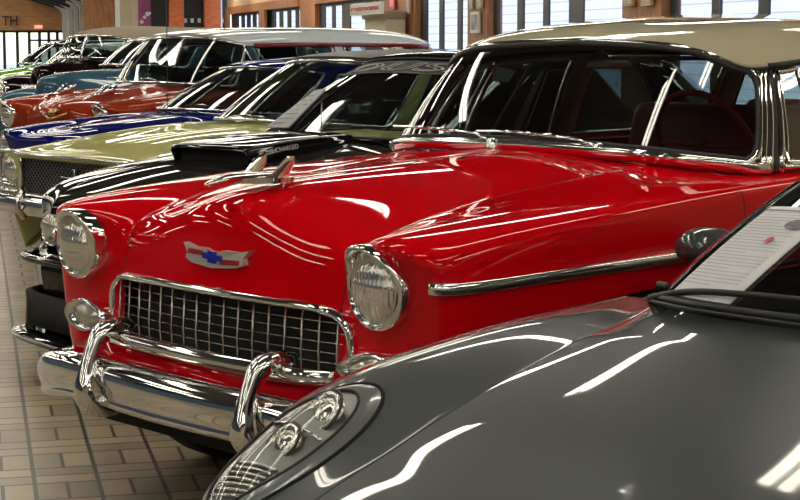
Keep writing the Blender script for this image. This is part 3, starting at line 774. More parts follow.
# ================================================================== GREY SPORTS CAR (nearest)
GRY = (.585, 2.49)
def greycar():
    root = empty('sports_car', (*GRY, 0), -RC, 'dark grey metallic sports car with oval glass headlight, nearest the camera', 'car')
    #      yc,zc    yv,zv    yf,zf    ys,zs   w
    rows = [
     (.02,.20, .04,.20, .12,.20, .30,.20, .80),
     (-.02,.30, .0,.30, .10,.30, .28,.28, .83),
     (-.02,.40, .0,.40, .12,.40, .28,.36, .85),
     (.02,.49, .04,.48, .16,.49, .29,.44, .86),
     (.06,.535, .09,.52, .20,.545, .30,.50, .865),
     (.11,.57, .14,.555, .24,.595, .33,.545, .87),
     (.18,.60, .20,.59, .305,.638, .38,.585, .873),
     (.27,.635, .29,.62, .38,.684, .44,.625, .876),
     (.36,.665, .38,.65, .45,.726, .50,.66, .88),
     (.45,.690, .47,.672, .525,.757, .56,.69, .882),
     (.60,.752, .61,.722, .67,.795, .69,.72, .885),
     (.78,.808, .78,.768, .83,.817, .85,.745, .885),
     (.90,.845, .93,.805, .98,.834, 1.0,.76, .885),
     (.985,.875, 1.05,.832, 1.12,.846, 1.14,.772, .885),
     (.995,.878, 1.09,.840, 1.25,.851, 1.27,.78, .885),
     (1.01,.886, 1.20,.852, 1.40,.853, 1.42,.79, .885),
     (1.08,.912, 1.30,.878, 1.52,.855, 1.56,.80, .885),
    ]
    for y in (1.8, 2.2, 2.6, 2.95, 3.1): rows.append((y,.86, y,.86, y,.86, y,.81, .885))
    rows += [(3.35,.92, 3.35,.92, 3.35,.90, 3.35,.82, .90), (3.8,.86, 3.8,.86, 3.8,.84, 3.8,.78, .90), (4.15,.76, 4.15,.76, 4.12,.75, 4.05,.72, .88)]
    for z, y, w in ((.68,4.28,.87), (.60,4.33,.86), (.52,4.35,.86), (.44,4.36,.86), (.34,4.34,.85), (.24,4.30,.82)): rows.append((y,z, y,z, y-.04,z, y-.18,z, w))
    a = 6; b = len(rows) - 7
    def prof(z, s): return .02*max(0, 1-abs(z-.60)/.25) - (.06*((.45-z)/.25)**2 if z < .45 else 0)
    def part(j, i):
        f = FC[i]
        if 16 <= j < 21 and f < .88: return None
        if 5 <= j <= 13 and i < GI: return 'hood'
        if 5 <= j <= 13 and i == GI: return 'gap'
        return 'body'
    parts, bvh = car_body(root, rows, a, b, 6, prof, [(.98, .31, .36), (3.33, .32, .37)], .18, part, lambda j, k: 'body', {'body': ('body', GREY), 'gap': ('body', GAP), 'hood': ('hood', GREY)}, level=3, vx=.56, fx=.79, plat=-1)
    underbody(root, .86, .35, 4.1, .15, .42, [(.98, .34), (3.33, .35)])
    for s in (-1, 1):
        wheel(root, s*.77, .98, .315, .22, hub=ALLOY); wheel(root, s*.76, 3.33, .325, .25, hub=ALLOY)
    # oval headlamps laid on the fender skin
    def skin(x, y, off=0):
        h = bvh.ray_cast(Vector((x, y, 2)), Vector((0, 0, -1)))
        if h[0] is None: return Vector((x, y, .5))
        n = Vector((0, -.5, .866))
        return h[0] + n*off
    BEZ = paint('lamp_bezel_paint', (.20, .215, .22), .5, .3)
    def lamp(s):
        cx, cy = .685, .385
        ax = Vector((-.10, 1.0)).normalized(); ay = Vector((ax.y, -ax.x))
        def P(r, t, off, la=.215, lb=.118):
            c, n = cos(t), sin(t)
            u = c*la; v = n*lb*(1 - .18*c)
            q = ax*u*r + ay*v*r
            return skin(s*(cx + q.x), cy + q.y, off)
        N = 48
        def ringrow(r, off): return [P(r, 2*pi*k/N, off) for k in range(N)]
        mb = MB(); mb.tube(ringrow(1.05, .0), .0045, 6, closed=True); o = mb.build('headlight', GAP, root)
        mb = MB(); mb.grid([ringrow(1.03, .001), ringrow(.98, .006), ringrow(.90, .009), ringrow(.80, .011)], closed=True); mb.build('lamp_bezel', BEZ, o)
        mb = MB(); mb.tube(ringrow(.80, .011), .0035, 6, closed=True); mb.build('lamp_seal', BLACKR, o)
        mb = MB(); mb.grid([ringrow(.80, .010), ringrow(.70, .014), ringrow(.45, .020), ringrow(.2, .023), ringrow(.01, .024)], closed=True); mb.build('lamp_glass', LENSG, o)
        dk = pmat('lamp_bowl_grey', (.22, .22, .215), .35, .7)
        mb = MB(); mb.grid([ringrow(.80, .008), ringrow(.6, .0035), ringrow(.3, .003), ringrow(.01, .003)], closed=True); mb.build('lamp_bowl', dk, o)
        # round projectors
        for u, r in ((.085, .052), (-.01, .045)):
            q = ax*u; c = skin(s*(cx + q.x), cy + q.y, .004)
            M = facing(c, (s*.15, -.75, .65)); mb = MB()
            mb.lathe([(r, -.012), (r, .004), (r*.92, .007), (r*.8, .002), (r*.62, -.004), (r*.5, .001), (r*.30, .008), (.001, .011)], 28, M); mb.build('projector', REFL, o)
            tb = MB(); tb.tube([M @ Vector((r*1.08*cos(k*pi/12), r*1.08*sin(k*pi/12), .001)) for k in range(24)], .003, 6, closed=True); tb.build('projector_ring', DGREY, o)
        # ribbed indicator section at the lower end
        for k in range(9):
            u = -.165 + .012*k; ww = .085*sqrt(max(0, 1-(u/.215)**2))
            pts = []
            for i in range(7):
                v = (-1 + 2*i/6)*ww*.85; q = ax*u + ay*v; pts.append(skin(s*(cx + q.x), cy + q.y, .007))
            rb = MB(); rb.tube(pts, .0042, 6); rb.build('indicator_rib', SATIN, o)
        cbm = MB(); cbm.tube([skin(s*(cx + (ax*.03 + ay*v).x), cy + (ax*.03 + ay*v).y, .013) for v in (-.08, -.04, 0, .04, .08)], .004, 6); cbm.build('lamp_divider', REFL, o)
    lamp(-1); lamp(1)
    # glasshouse
    B = [(0,1.06,.922), (.24,1.10,.916), (.43,1.22,.900), (.58,1.40,.866), (.665,1.55,.838), (.74,1.9,.86), (.76,2.3,.865), (.74,2.6,.875), (.62,3.0,.90), (.4,3.3,.92), (0,3.4,.93)]
    T = [(0,2.05,1.275), (.22,2.06,1.27), (.38,2.10,1.255), (.485,2.20,1.218), (.53,2.30,1.198), (.545,2.40,1.205), (.545,2.5,1.215), (.53,2.65,1.20), (.46,2.82,1.18), (.3,2.92,1.18), (0,2.97,1.19)]
    g = GH(root, B, T)
    ws = g.panel('windshield', -3.9, 3.9, GLASS, .03, .97, .03, nq=40, nv=10)
    g.frame('windshield_seal', -3.9, 3.9, .009, BLACKR, .02, .98, .03, .002, corner=.2, parent=ws)
    for s in (-1, 1):
        pb = MB(); pb.tube([g.pt(s*4.06, -.03+1.03*k/10, .02, .004) for k in range(11)], (.020, .014), 8); pb.build('windshield_pillar', GREY, root)
        tb = MB(); tb.tube([g.pt(s*3.93, -.02+1.0*k/10, .03, .012) for k in range(11)], .005, 6); tb.build('pillar_trim', CHROME, root)
        w_ = g.panel('side_window', s*4.25, s*6.4, SGLASS, .03, .95, .01); g.frame('window_frame', s*4.25, s*6.4, .008, BLACKR, .02, .96, .01, 0, parent=w_)
        g.panel('rear_pillar', s*6.5, s*8.4, GREY, 0, 1, .01, th=.02)
        g.panel('rear_glass', s*8.5, s*9.999, GLASS, .03, .97, .01)
        # mirror
        M = Matrix.Translation((s*.92, 2.10, .905)) @ Matrix.Rotation(s*radians(12), 4, 'Z') @ Matrix.Diagonal((.125, .085, .060, 1))
        mb = MB(); mb.lathe([(max(.001, sin(pi*k/20)), -cos(pi*k/20)) for k in range(21)], 40, M); mo = mb.build('door_mirror', paint('mirror_grey', (.05,.055,.055), .4, .35), root)
        st = MB(); st.tube([(s*.76,2.02,.86), (s*.84,2.08,.885)], (.022,.016), 8); st.build('mirror_arm', BLACKR, mo)
    rz = [(2.04,1.277), (2.2,1.293), (2.45,1.298), (2.75,1.265), (2.98,1.195)]
    g.roof('roof', GREY, rz, out=.01, p=2.2, rim=.015)
    bx('cabin_floor', -.72, .72, 1.3, 3.0, .32, .38, DARK, root)
    ds = MB(); ds.tube(cr([(-.62,1.55,.82), (-.3,1.36,.86), (0,1.30,.87), (.3,1.36,.86), (.62,1.55,.82)], 4), (.16, .05), 10, up=(0, 0, 1)); ds.build('dashboard', DARK, root)
    seats(root, 2.1, .6, REDDARK, .55, .42); steering(root, .34, 1.75, .86, DARK)
    # cowl panel and wipers
    cw = MB(); cw.tube([g.pt(-3.9+7.8*i/30, .0, .03, .004) for i in range(31)], (.005, .004), 8); cw.build('cowl_seal', BLACKR, root)
    for p in ([g.pt(-3.75, .04, .03, .012), g.pt(-2.9, .055, .03, .018), g.pt(-1.8, .05, .03, .014)], [g.pt(-2.2, .0, .03, .012), g.pt(-1.0, .045, .03, .018), g.pt(.4, .06, .03, .018), g.pt(1.2, .06, .03, .012)]):
        b_ = MB(); b_.tube(cr(p, 6), (.005, .007), 8); b_.build('wiper', BLACKR, root)
    # information sheets lying on the dash behind the glass
    q = [g.pt(-1.68, .035, .03, .006), g.pt(-.66, .035, .03, .006), g.pt(-.66, .44, .03, .006), g.pt(-1.62, .44, .03, .006)]
    sh = MB(); nn = 6
    R_ = []
    for v in range(nn+1):
        a_ = q[0].lerp(q[3], v/nn); c_ = q[1].lerp(q[2], v/nn)
        R_.append([g.pt(-1.68+1.02*u/nn, .035+.405*v/nn, .03, .006) for u in range(nn+1)])
    sh.grid(R_); so = sh.build('information_sheet', PAPER, None); so.location = root.location; so.rotation_euler = root.rotation_euler
    md = so.modifiers.new('t', 'SOLIDIFY'); md.thickness = .003
    tag(so, 'white printed information sheet lying on the windshield of the grey sports car', 'paper')
    nrm = (q[1]-q[0]).cross(q[3]-q[0]).normalized(); nrm = nrm if nrm.z > 0 else -nrm
    def bl(u, v): return g.pt(-1.68+1.02*u, .035+.405*v, .03, .0065)
    for k in range(24):
        v = .12 + k*.033
        if v > .92: break
        u1 = .92 if k % 5 else .6
        lb = MB(); lb.grid([[bl(.06+(u1-.06)*i/12, v+dv)+nrm*.0025 for i in range(13)] for dv in (0, .008)]); lb.build('printed_line', pmat('faint_ink', (.44,.44,.48), .7), so, smooth=False)
    lb = MB(); lb.grid([[bl(.05+.9*i/12, v)+nrm*.0025 for i in range(13)] for v in (.93, .945)]); lb.build('heading_line', INK, so, smooth=False)
    M_ = facing(bl(.72, .60)+nrm*.003, nrm); rb = MB(); rb.lathe([(.012, 0), (.0005, .0004)], 16, M_); rb.build('red_stamp', REDINK, so)
    M_ = facing(bl(.80, .78)+nrm*.003, nrm) @ Matrix.Diagonal((1.8, 1, 1, 1)); rb = MB(); rb.lathe([(.02, 0), (.0005, .0006)], 16, M_); rb.build('printed_picture', INK, so)
    return root, bvh, g
GG = greycar()

# ================================================================== generic car from a table
def build_car(pos, name, label, P, roofm, front, tops, belt, tail, base, top, ridge, wins, pills, wheels, zlow=.25, w=.9, hole=None, openj=None,
              glass=GLASS, hoodm=None, interior=DARK, wr=.32, hoodcols=.57, vx=.58, fx=.78, frame=CHROME, fr_r=.008, bulge=.015, level=2, roofp=2.4, darkcols=None, ang=RC, hub=CHROME, seatz=.72, wsend=3.85, plat=1.0):
    root = empty(name, (*pos, 0), -ang, label, 'car')
    rows = list(front)
    for y, zc, zv, zf, zs, ww in tops: rows.append((y[0], zc, y[1], zv, y[2], zf, y[3], zs, ww) if isinstance(y, tuple) else (y, zc, y, zv, y, zf, y, zs, ww))
    jo = len(rows) - 1
    for y in belt[0]: rows.append((y, belt[1], y, belt[1], y, belt[1], y, belt[1]-.03, belt[2]))
    for y, z, ww in tail: rows.append((y, z, y, z, y-.01, z, y-.05, z-.02, ww))
    a = 6; m = 6; b = len(rows) - 7
    ntl = len(tail) - 6
    def prof(z, s): return .012*max(0, 1-abs(z-.62)/.3) - (.07*((.5-z)/.3)**2 if z < .5 else 0)
    j1 = jo + len(belt[0])
    def part(j, i):
        f = FC[i]
        if hole and j == hole[0] and hole[1] <= f < hole[2]: return None
        if jo <= j < j1 and f < .88: return None
        if a <= j < jo - 1 and (i == GI and hoodcols > .5): return 'gap'
        if a <= j < jo - 1 and f < hoodcols: return 'hood'
        return 'body'
    def spart(j, k): return 'body'
    parts, bvh = car_body(root, rows, a, b, m, prof, [(y, wr, wr+.05) for y in wheels], zlow, part, spart, {'body': ('body', P), 'gap': ('body', GAP), 'hood': ('hood', hoodm or P)}, level=level, vx=vx, fx=fx, plat=plat)
    L = tail[-1][0]
    underbody(root, w-.03, .3, L-.15, .2, .5, [(y, wr+.04) for y in wheels])
    for y in wheels:
        for s in (-1, 1): wheel(root, s*(w-.15), y, wr, hub=hub)
    g = GH(root, base, top)
    ws = g.panel('windshield', -wsend, wsend, glass, .04, .96, bulge, nq=36, nv=8)
    g.frame('windshield_frame', -wsend, wsend, fr_r, frame, .02, .98, bulge, .004, corner=.3, parent=ws)
    S = len(base) - 1
    for s in (-1, 1):
        for q0, q1 in wins:
            w_ = g.panel('side_window', s*q0, s*q1, SGLASS, .05, .93, .008, nq=8, nv=4); g.frame('window_frame', s*q0, s*q1, fr_r*.8, frame, .04, .94, .008, 0, parent=w_)
        for q0, q1 in pills: g.panel('roof_pillar', s*q0, s*q1, roofm if roofm is not VINYL or q0 > 4.5 else P, 0, 1, .005, nq=3, nv=4, th=.02)
        g.panel('rear_glass', s*(S-1.2), s*(S-.001), glass, .05, .95, .01)
    rf, edge = g.roof('roof', roofm, ridge, out=.012, up=.004, p=roofp, rim=.02)
    bx('cabin_floor', -w*.86, w*.86, base[0][1]+.25, base[-1][1]-.2, .42, .5, DARK, root)
    b0 = base[0]
    ds = MB(); ds.tube(cr([(-w*.8, b0[1]+.32, b0[2]-.10), (0, b0[1]+.18, b0[2]-.07), (w*.8, b0[1]+.32, b0[2]-.10)], 5), (.12, .05), 8, up=(0, 0, 1)); ds.build('dashboard', DARK, root)
    seats(root, b0[1]+.95, w*.66, interior, seatz, .42)
    steering(root, .36, b0[1]+.62, b0[2]+.02, interior)
    return root, bvh, g

def ring(ws, yb, zb, yt, zt, ye_b, ye_t, wb, wt, bow=.26, bowt=.10, zend=None, yA=None):
    """base/top rings for an ordinary car: ws unused"""
    yA = yA or yb + bow
    B = [(0,yb,zb), (wb*.45,yb+bow*.12,zb-.004), (wb*.75,yb+bow*.45,zb-.012), (wb*.93,yb+bow*.82,zb-.022), (wb,yA+.06,zb-.03), (wb+.01,yA+.5,zb-.03), (wb+.01,yA+1.0,zb-.03), (wb,(yA+1.0+ye_b)/2,zb-.03), (wb-.06,ye_b-.35,zb-.03), (wb*.75,ye_b-.08,zb-.02), (0,ye_b,zb-.01)]
    T = [(0,yt,zt), (wt*.45,yt+bowt*.15,zt-.006), (wt*.75,yt+bowt*.5,zt-.02), (wt*.95,yt+bowt*1.0,zt-.04), (wt,yt+bowt+.08,zt-.045), (wt+.01,yt+bowt+.35,zt-.03), (wt+.01,yt+.8,zt-.02), (wt,(yt+.8+ye_t)/2,zt-.025), (wt-.03,ye_t-.15,zt-.04), (wt*.75,ye_t-.02,zt-.04), (0,ye_t,zt-.03)]
    return B, T
def flatrow(z, y, w, dy=(0, .0, .06, .18), zz=None):
    zz = zz or (0, 0, 0, 0)
    return (y+dy[0], z+zz[0], y+dy[1], z+zz[1], y+dy[2], z+zz[2], y+dy[3], z+zz[3], w)

# ---------------------------------------------------------------- black muscle car
MUS = (.55, 7.20)
def muscle():
    D = (0, .02, .10, .24)
    fr = [flatrow(.14, .02, .90, D), flatrow(.20, -.03, .92, D), flatrow(.34, .01, .92, D), flatrow(.50, -.05, .93, D), flatrow(.535, .045, .93, D), flatrow(.715, .035, .93, D)]
    tops = [((.045,.065,.125,.25), .790, .77, .775, .74, .93), ((.12,.13,.18,.28), .835, .81, .808, .765, .935), (.30, .905, .872, .858, .80, .94), (.50, .955, .92, .902, .835, .94), (.75, .992, .955, .934, .865, .94), (1.0, 1.018, .985, .955, .885, .94), ((1.15,1.2,1.26,1.3), 1.03, .997, .967, .90, .94), ((1.20,1.32,1.45,1.5), 1.035, 1.005, .975, .91, .94)]
    belt = ([1.9, 2.4, 2.9, 3.2, 3.45, 3.6, 3.7], .955, .94)
    tail = [(3.95, .98, .93), (4.35, 1.0, .92), (4.62, 1.0, .90), (4.70, .93, .89), (4.73, .82, .89), (4.74, .70, .89), (4.76, .56, .89), (4.72, .42, .88), (4.68, .28, .86)]
    B, T = ring(0, 1.14, 1.035, 1.80, 1.40, 3.75, 3.2, .76, .55, bow=.26)
    root, bvh, g = build_car(MUS, 'muscle_car', 'black muscle car with hood scoop and lettered windshield banner, behind the red wagon', BLACKP, BLACKP, fr, tops, belt, tail, B, T,
        [(1.75,1.41), (1.95,1.43), (2.3,1.44), (2.8,1.42), (3.3,1.36)], [(4.5, 6.4)], [(3.9, 4.4), (6.5, 9.6)], [.92, 3.62], w=.94, wr=.35, hoodm=CHAR, frame=BLACKR, fr_r=.006, zlow=.2, hub=ALLOY, seatz=.66, vx=.62, hole=(4, 0, .87), plat=-1)
    gr = MB(); gr.grid([[(x/10*.60, .14, z) for x in range(-10, 11)] for z in (.50, .76)]); go = gr.build('grille', DARK, root)
    for s in (-1, 1):
        headlight(root, s*.70, .13, .635, r=.075, R=.085, peak=0, fwd=0, dome=.03, bez=CHROME)
        hd = MB(); hd.box(min(s*.56, s*.90), max(s*.56, s*.90), .27, .30, .50, .76); hd.build('headlight_recess', BLACKR, root, smooth=False)
    # front apron : intake, ledge lip, splitter
    D2 = [(-.90,.30), (-.86,.16), (-.75,.04), (-.5,-.02), (0,-.055), (.5,-.02), (.75,.04), (.86,.16), (.90,.30)]
    strip(root, 'bumper_ledge', [(x, y-.015, .515) for x, y in D2], ell(.025, .018, 8), BLACKP)
    strip(root, 'front_splitter', [(x*.975, y-.04, .175) for x, y in D2], [(-.10,-.015), (.05,-.018), (.065,0), (.05,.016), (-.10,.03)], BLACKP)
    strip(root, 'splitter_edge', [(x*.98, y-.105, .177) for x, y in D2], ell(.004, .006, 6), ALLOY)
    it = MB(); it.tube(cr([(x*.97, y-.018, .29) for x, y in D2], 5), 1, prof=[(-.02,-.075), (.012,-.07), (.012,.07), (-.02,.075)], up=(0,0,1)); it.build('lower_intake', DARK, root)
    for s in (-1, 1):
        vb = MB(); vb.tube([(s*.66,-.03,.19), (s*.66,-.03,.34)], .006, 6); vb.build('intake_strut', ALLOY, root)
    # scoop
    sc = MB(); ys = [.49, .51, .60, .80, 1.0, 1.15, 1.25]; hz = [.950, .953, .965, .985, 1.003, 1.015, 1.02]; tz = [1.008, 1.024, 1.036, 1.052, 1.060, 1.058, 1.035]; wx = [.27, .27, .27, .26, .24, .21, .17]
    rows = []
    for y, z0, z1, x in zip(ys, hz, tz, wx):
        rows.append([(-x-.035, y+.05, z0-.02), (-x-.01, y+.02, z0+(z1-z0)*.35), (-x, y, z1-.014), (-x+.03, y, z1), (0, y-.02, z1+.006), (x-.03, y, z1), (x, y, z1-.014), (x+.01, y+.02, z0+(z1-z0)*.35), (x+.035, y+.05, z0-.02)])
    sc.grid([cr(r, 3) for r in cr_rows(rows)]); so = sc.build('hood_scoop', BLACKP, root)
    md = so.modifiers.new('t', 'SOLIDIFY'); md.thickness = .012
    fc = MB(); fc.add([(-.26,.54,.94), (.26,.54,.94), (.255,.54,1.015), (-.255,.54,1.015)], [(0, 1, 2, 3)]); fc.build('scoop_opening', DARK, so, smooth=False)
    stext('scoop_lettering', 'ROUSHCHARGED', .028, WHITEL, basis((.278, .56, .992), (-.03, 1, .10), (-.10, 0, 1)), so, .0008)
    # banner
    def on(q, v, off): return g.pt(q, v, .015, off)
    nb = MB(); nb.grid([[on(-3.2+6.4*i/24, v, .003) for i in range(25)] for v in (.77, .83, .90, .95)]); nb.build('windshield_banner', BLACKR, root)
    wrap_text('banner_lettering', 'ROUSH', g, -2.9, 2.2, .80, .915, WHITEL, root)
    # grey information board behind the glass corner
    q = MB(); p = [on(-2.0, .055, .012), on(-.85, .06, .012), on(-1.42, .53, .012), on(-2.25, .53, .012)]
    q.add(p + [v + Vector((0, -.004, .006)) for v in p], [(0,1,2,3), (4,7,6,5), (0,4,5,1), (1,5,6,2), (2,6,7,3), (3,7,4,0)]); bd = q.build('information_card', pmat('grey_card', (.34,.34,.35), .5), None, smooth=False)
    bd.location = root.location; bd.rotation_euler = root.rotation_euler; tag(bd, 'grey printed card lying on the windshield of the black muscle car', 'card')
    inkM = pmat('card_ink', (.15,.15,.16), .6)
    for k in range(7):
        t0 = .08 + k*.12; a = p[0].lerp(p[3], t0); c = p[1].lerp(p[2], t0); d = c - a; up = (p[3]-p[0])*.03
        n = Vector((0, -.0055, .008)); lb = MB(); A = a + d*.12 + n; Bq = a + d*(.86 if k % 3 else .6) + n; lb.add([A, Bq, Bq+up, A+up], [(0,1,2,3)]); lb.build('printed_line', inkM, bd, smooth=False)
    wiper(root, (-.50, 1.30, 1.0), (.0, 1.20, 1.03)); wiper(root, (.12, 1.22, 1.01), (.58, 1.30, 1.03))
    an = MB(); an.tube([(-.30+.0, 1.33-.0, .96), (-.30, 1.33, 1.0)], .006, 6); 
    aw = MB(); aw.tube([(.02, 1.13, .99), (.02, 1.135, 1.20)], .0035, 6); aw.build('radio_antenna', ALLOY, root)
    return root, bvh, g
def cr_rows(rows, n=3):
    flat = [sum([list(p) for p in r], []) for r in rows]
    return [[tuple(f[i:i+3]) for i in range(0, len(f), 3)] for f in cr(flat, n)]
MG = muscle()

# ---------------------------------------------------------------- pale yellow-green coupe
YEL = (.50, 9.60)
def yellow():
    D = (0, .01, .03, .10)
    fr = [flatrow(.40, .30, .82, D), flatrow(.45, .20, .85, D), flatrow(.53, .05, .87, D), flatrow(.585, .07, .88, D), flatrow(.615, .03, .885, D), flatrow(.815, .02, .885, D)]
    tops = [((.0,.01,.03,.11), .835, .83, .83, .805, .885), ((.05,.06,.08,.14), .86, .85, .853, .82, .89), (.30, .89, .875, .876, .835, .895), (.52, .915, .90, .905, .86, .90), (.78, .945, .93, .937, .88, .90), (1.05, .97, .955, .965, .90, .90), ((1.3,1.32,1.34,1.36), .985, .97, .98, .91, .90), ((1.42,1.5,1.6,1.66), .99, .98, .975, .92, .90)]
    belt = ([2.1, 2.6, 3.1, 3.35, 3.55, 3.7], .955, .90)
    tail = [(3.9, .97, .90), (4.3, .97, .89), (4.58, .95, .88), (4.64, .88, .87), (4.66, .78, .87), (4.66, .66, .87), (4.66, .54, .87), (4.62, .44, .86), (4.58, .34, .84)]
    B, T = ring(0, 1.30, 1.0, 1.90, 1.37, 3.7, 3.15, .80, .62, bow=.34, bowt=.16)
    root, bvh, g = build_car(YEL, 'vintage_coupe', 'pale yellow-green vintage coupe with black honeycomb grille and black vinyl roof', YELLOW, VINYL, fr, tops, belt, tail, B, T,
        [(1.85,1.385), (2.1,1.42), (2.5,1.435), (3.0,1.42), (3.3,1.36)], [(4.45, 7.4)], [(3.9, 4.3), (7.5, 9.7)], [.85, 3.6], w=.90, fr_r=.010, vx=.67, fx=.80, seatz=.66, hole=(4, 0, .576))
    gm = pmat('grille_mesh', (.16,.16,.165), .4, .7)
    gb = MB(); gb.grid([[(x/10*.62, .10, z) for x in range(-10, 11)] for z in (.56, .85)]); go = gb.build('grille', DARK, root)
    mb_ = MB()
    for k in range(-16, 37):
        x = -.62 + k*.036
        for sgn in (1, -1):
            a = Vector((x, .055, .605)); b2 = Vector((x + sgn*.26, .055, .835))
            if sgn < 0: a = Vector((x+.0, .055, .605)); b2 = Vector((x-.26, .055, .835))
            # clip to the opening
            def clipx(p, q, lim):
                if (p.x < -lim and q.x < -lim) or (p.x > lim and q.x > lim): return None
                P_, Q_ = p.copy(), q.copy()
                for u, v in ((P_, Q_), (Q_, P_)):
                    for L_ in (-lim, lim):
                        if (L_ < 0 and u.x < L_) or (L_ > 0 and u.x > L_):
                            t = (L_-u.x)/(v.x-u.x); n = u.lerp(v, t); u.x, u.y, u.z = n
                return P_, Q_
            r = clipx(a, b2, .60)
            if r: mb_.tube([r[0], r[1]], .0042, 4, caps=False)
    mb_.build('grille_mesh', gm, go)
    eb = MB(); eb.box(-.16, .16, .03, .045, .72, .73); eb.box(-.012, .012, .018, .05, .68, .775); eb.box(-.05, .05, .022, .04, .70, .712); eb.build('grille_emblem', CHROME, go, bevel=.003)
    strip(root, 'hood_lip_trim', [(-.62,.02,.838), (-.3,.0,.840), (0,-.005,.841), (.3,0,.840), (.62,.02,.838)], ell(.008, .008), CHROME)
    strip(root, 'grille_lower_trim', [(-.60,.03,.605), (0,.01,.602), (.60,.03,.605)], ell(.010, .010), CHROME)
    for s in (-1, 1):
        headlight(root, s*.70, .045, .735, r=.085, R=.098, peak=.0, fwd=.0, dome=.03)
        # squared bezel surround
        q = []
        for k in range(32):
            a = 2*pi*k/32; c, n_ = cos(a), sin(a); e = .45
            q.append((s*.70 + (abs(c)**e)*(1 if c > 0 else -1)*.128, .035, .732 + (abs(n_)**e)*(1 if n_ > 0 else -1)*.118))
        bz = MB(); bz.tube(q, .011, 8, closed=True); bz.build('headlight_surround', CHROME, root)
        pn = MB(); rows = [[(s*.70 + (x-s*.70)*t, .05, .732+(z-.732)*t) for x, y, z in q] for t in (1, .86)]; pn.grid(rows, closed=True); pn.build('headlight_panel', SATIN, root)
    D2 = [(-.89,.34), (-.875,.10), (-.80,.0), (-.4,-.045), (0,-.055), (.4,-.045), (.80,.0), (.875,.10), (.89,.34)]
    strip(root, 'front_bumper', [(x, y-.02, .555) for x, y in D2], [(-.03,-.055), (.015,-.05), (.032,-.02), (.022,0), (.032,.025), (.015,.05), (-.03,.055)], CHROME)
    for s in (-1, 1):
        gd = MB(); gd.tube(cr([(s*.38,-.07,.49), (s*.38,-.105,.54), (s*.38,-.105,.59), (s*.38,-.075,.635)], 4), (.02, .022), 8); gd.build('bumper_guard', CHROME, root)
    an = MB(); an.tube([(-.80, 1.24, .92), (-.80, 1.24, .95)], .012, 8); ao = an.build('radio_antenna', CHROME, root)
    am = MB(); am.tube([(-.80, 1.24, .94), (-.80, 1.245, 1.85)], .0028, 6); am.build('antenna_mast', DGREY, ao)
    wiper(root, (-.45, 1.38, 1.0), (.05, 1.34, 1.03), SATIN); wiper(root, (.15, 1.34, 1.0), (.62, 1.48, 1.02), SATIN)
    return root
yellow()

# ---------------------------------------------------------------- navy coupe
NAV = (.52, 11.93)
def navy():
    D = (0, .01, .04, .14)
    fr = [flatrow(.28, .12, .84, D), flatrow(.38, .08, .86, D), flatrow(.48, .06, .88, D), flatrow(.56, .05, .885, D), flatrow(.66, .02, .89, D), flatrow(.76, .0, .89, D)]
    tops = [((-.02,.0,.02,.14), .82, .81, .84, .80, .89), ((.04,.06,.08,.18), .855, .84, .87, .825, .895), (.30, .895, .87, .895, .85, .90), (.52, .92, .90, .915, .87, .90), (.80, .945, .925, .935, .88, .90), (1.05, .965, .945, .952, .89, .90), ((1.15,1.16,1.2,1.25), .97, .955, .957, .895, .90), ((1.2,1.3,1.4,1.45), .98, .965, .962, .90, .90)]
    belt = ([1.9, 2.4, 2.9, 3.2, 3.45, 3.65], .94, .90)
    tail = [(3.85, .96, .90), (4.3, .95, .89), (4.58, .93, .88), (4.64, .86, .87), (4.66, .76, .87), (4.66, .64, .87), (4.66, .54, .87), (4.62, .42, .86), (4.58, .32, .84)]
    B, T = ring(0, 1.10, .985, 1.72, 1.30, 3.6, 3.0, .78, .60, bow=.36, bowt=.16)
    root, bvh, g = build_car(NAV, 'vintage_coupe', 'deep navy blue vintage coupe with chrome windshield frame, behind the yellow-green coupe', NAVY, NAVY, fr, tops, belt, tail, B, T,
        [(1.7,1.315), (1.9,1.35), (2.3,1.375), (2.8,1.36), (3.1,1.29)], [(4.45, 7.3)], [(3.9, 4.3), (7.4, 9.6)], [.85, 3.6], w=.90, fr_r=.010, seatz=.62)
    for s in (-1, 1): headlight(root, s*.72, .055, .76, r=.085, R=.098, peak=.005, fwd=.02, dome=.03)
    strip(root, 'front_bumper', [(-.88,.3,.46), (-.86,.06,.46), (-.4,-.02,.46), (0,-.03,.46), (.4,-.02,.46), (.86,.06,.46), (.88,.3,.46)], ell(.03, .055, 8), CHROME)
    sc = MB(); sc.tube([(-.12,.22,.885), (-.02,.20,.893)], (.012,.008), 8); sc.tube([(-.10,.24,.888), (.0,.22,.896)], (.012,.006), 8); sc.build('hood_emblem', CHROME, root)
    for x0, x1 in ((-.2, -.62), (.3, -.1)):
        wiper(root, (x0, 1.16+abs(x0)*.1, 1.0), (x1, 1.16+abs(x1)*.2, 1.02), SATIN)
    return root
navy()

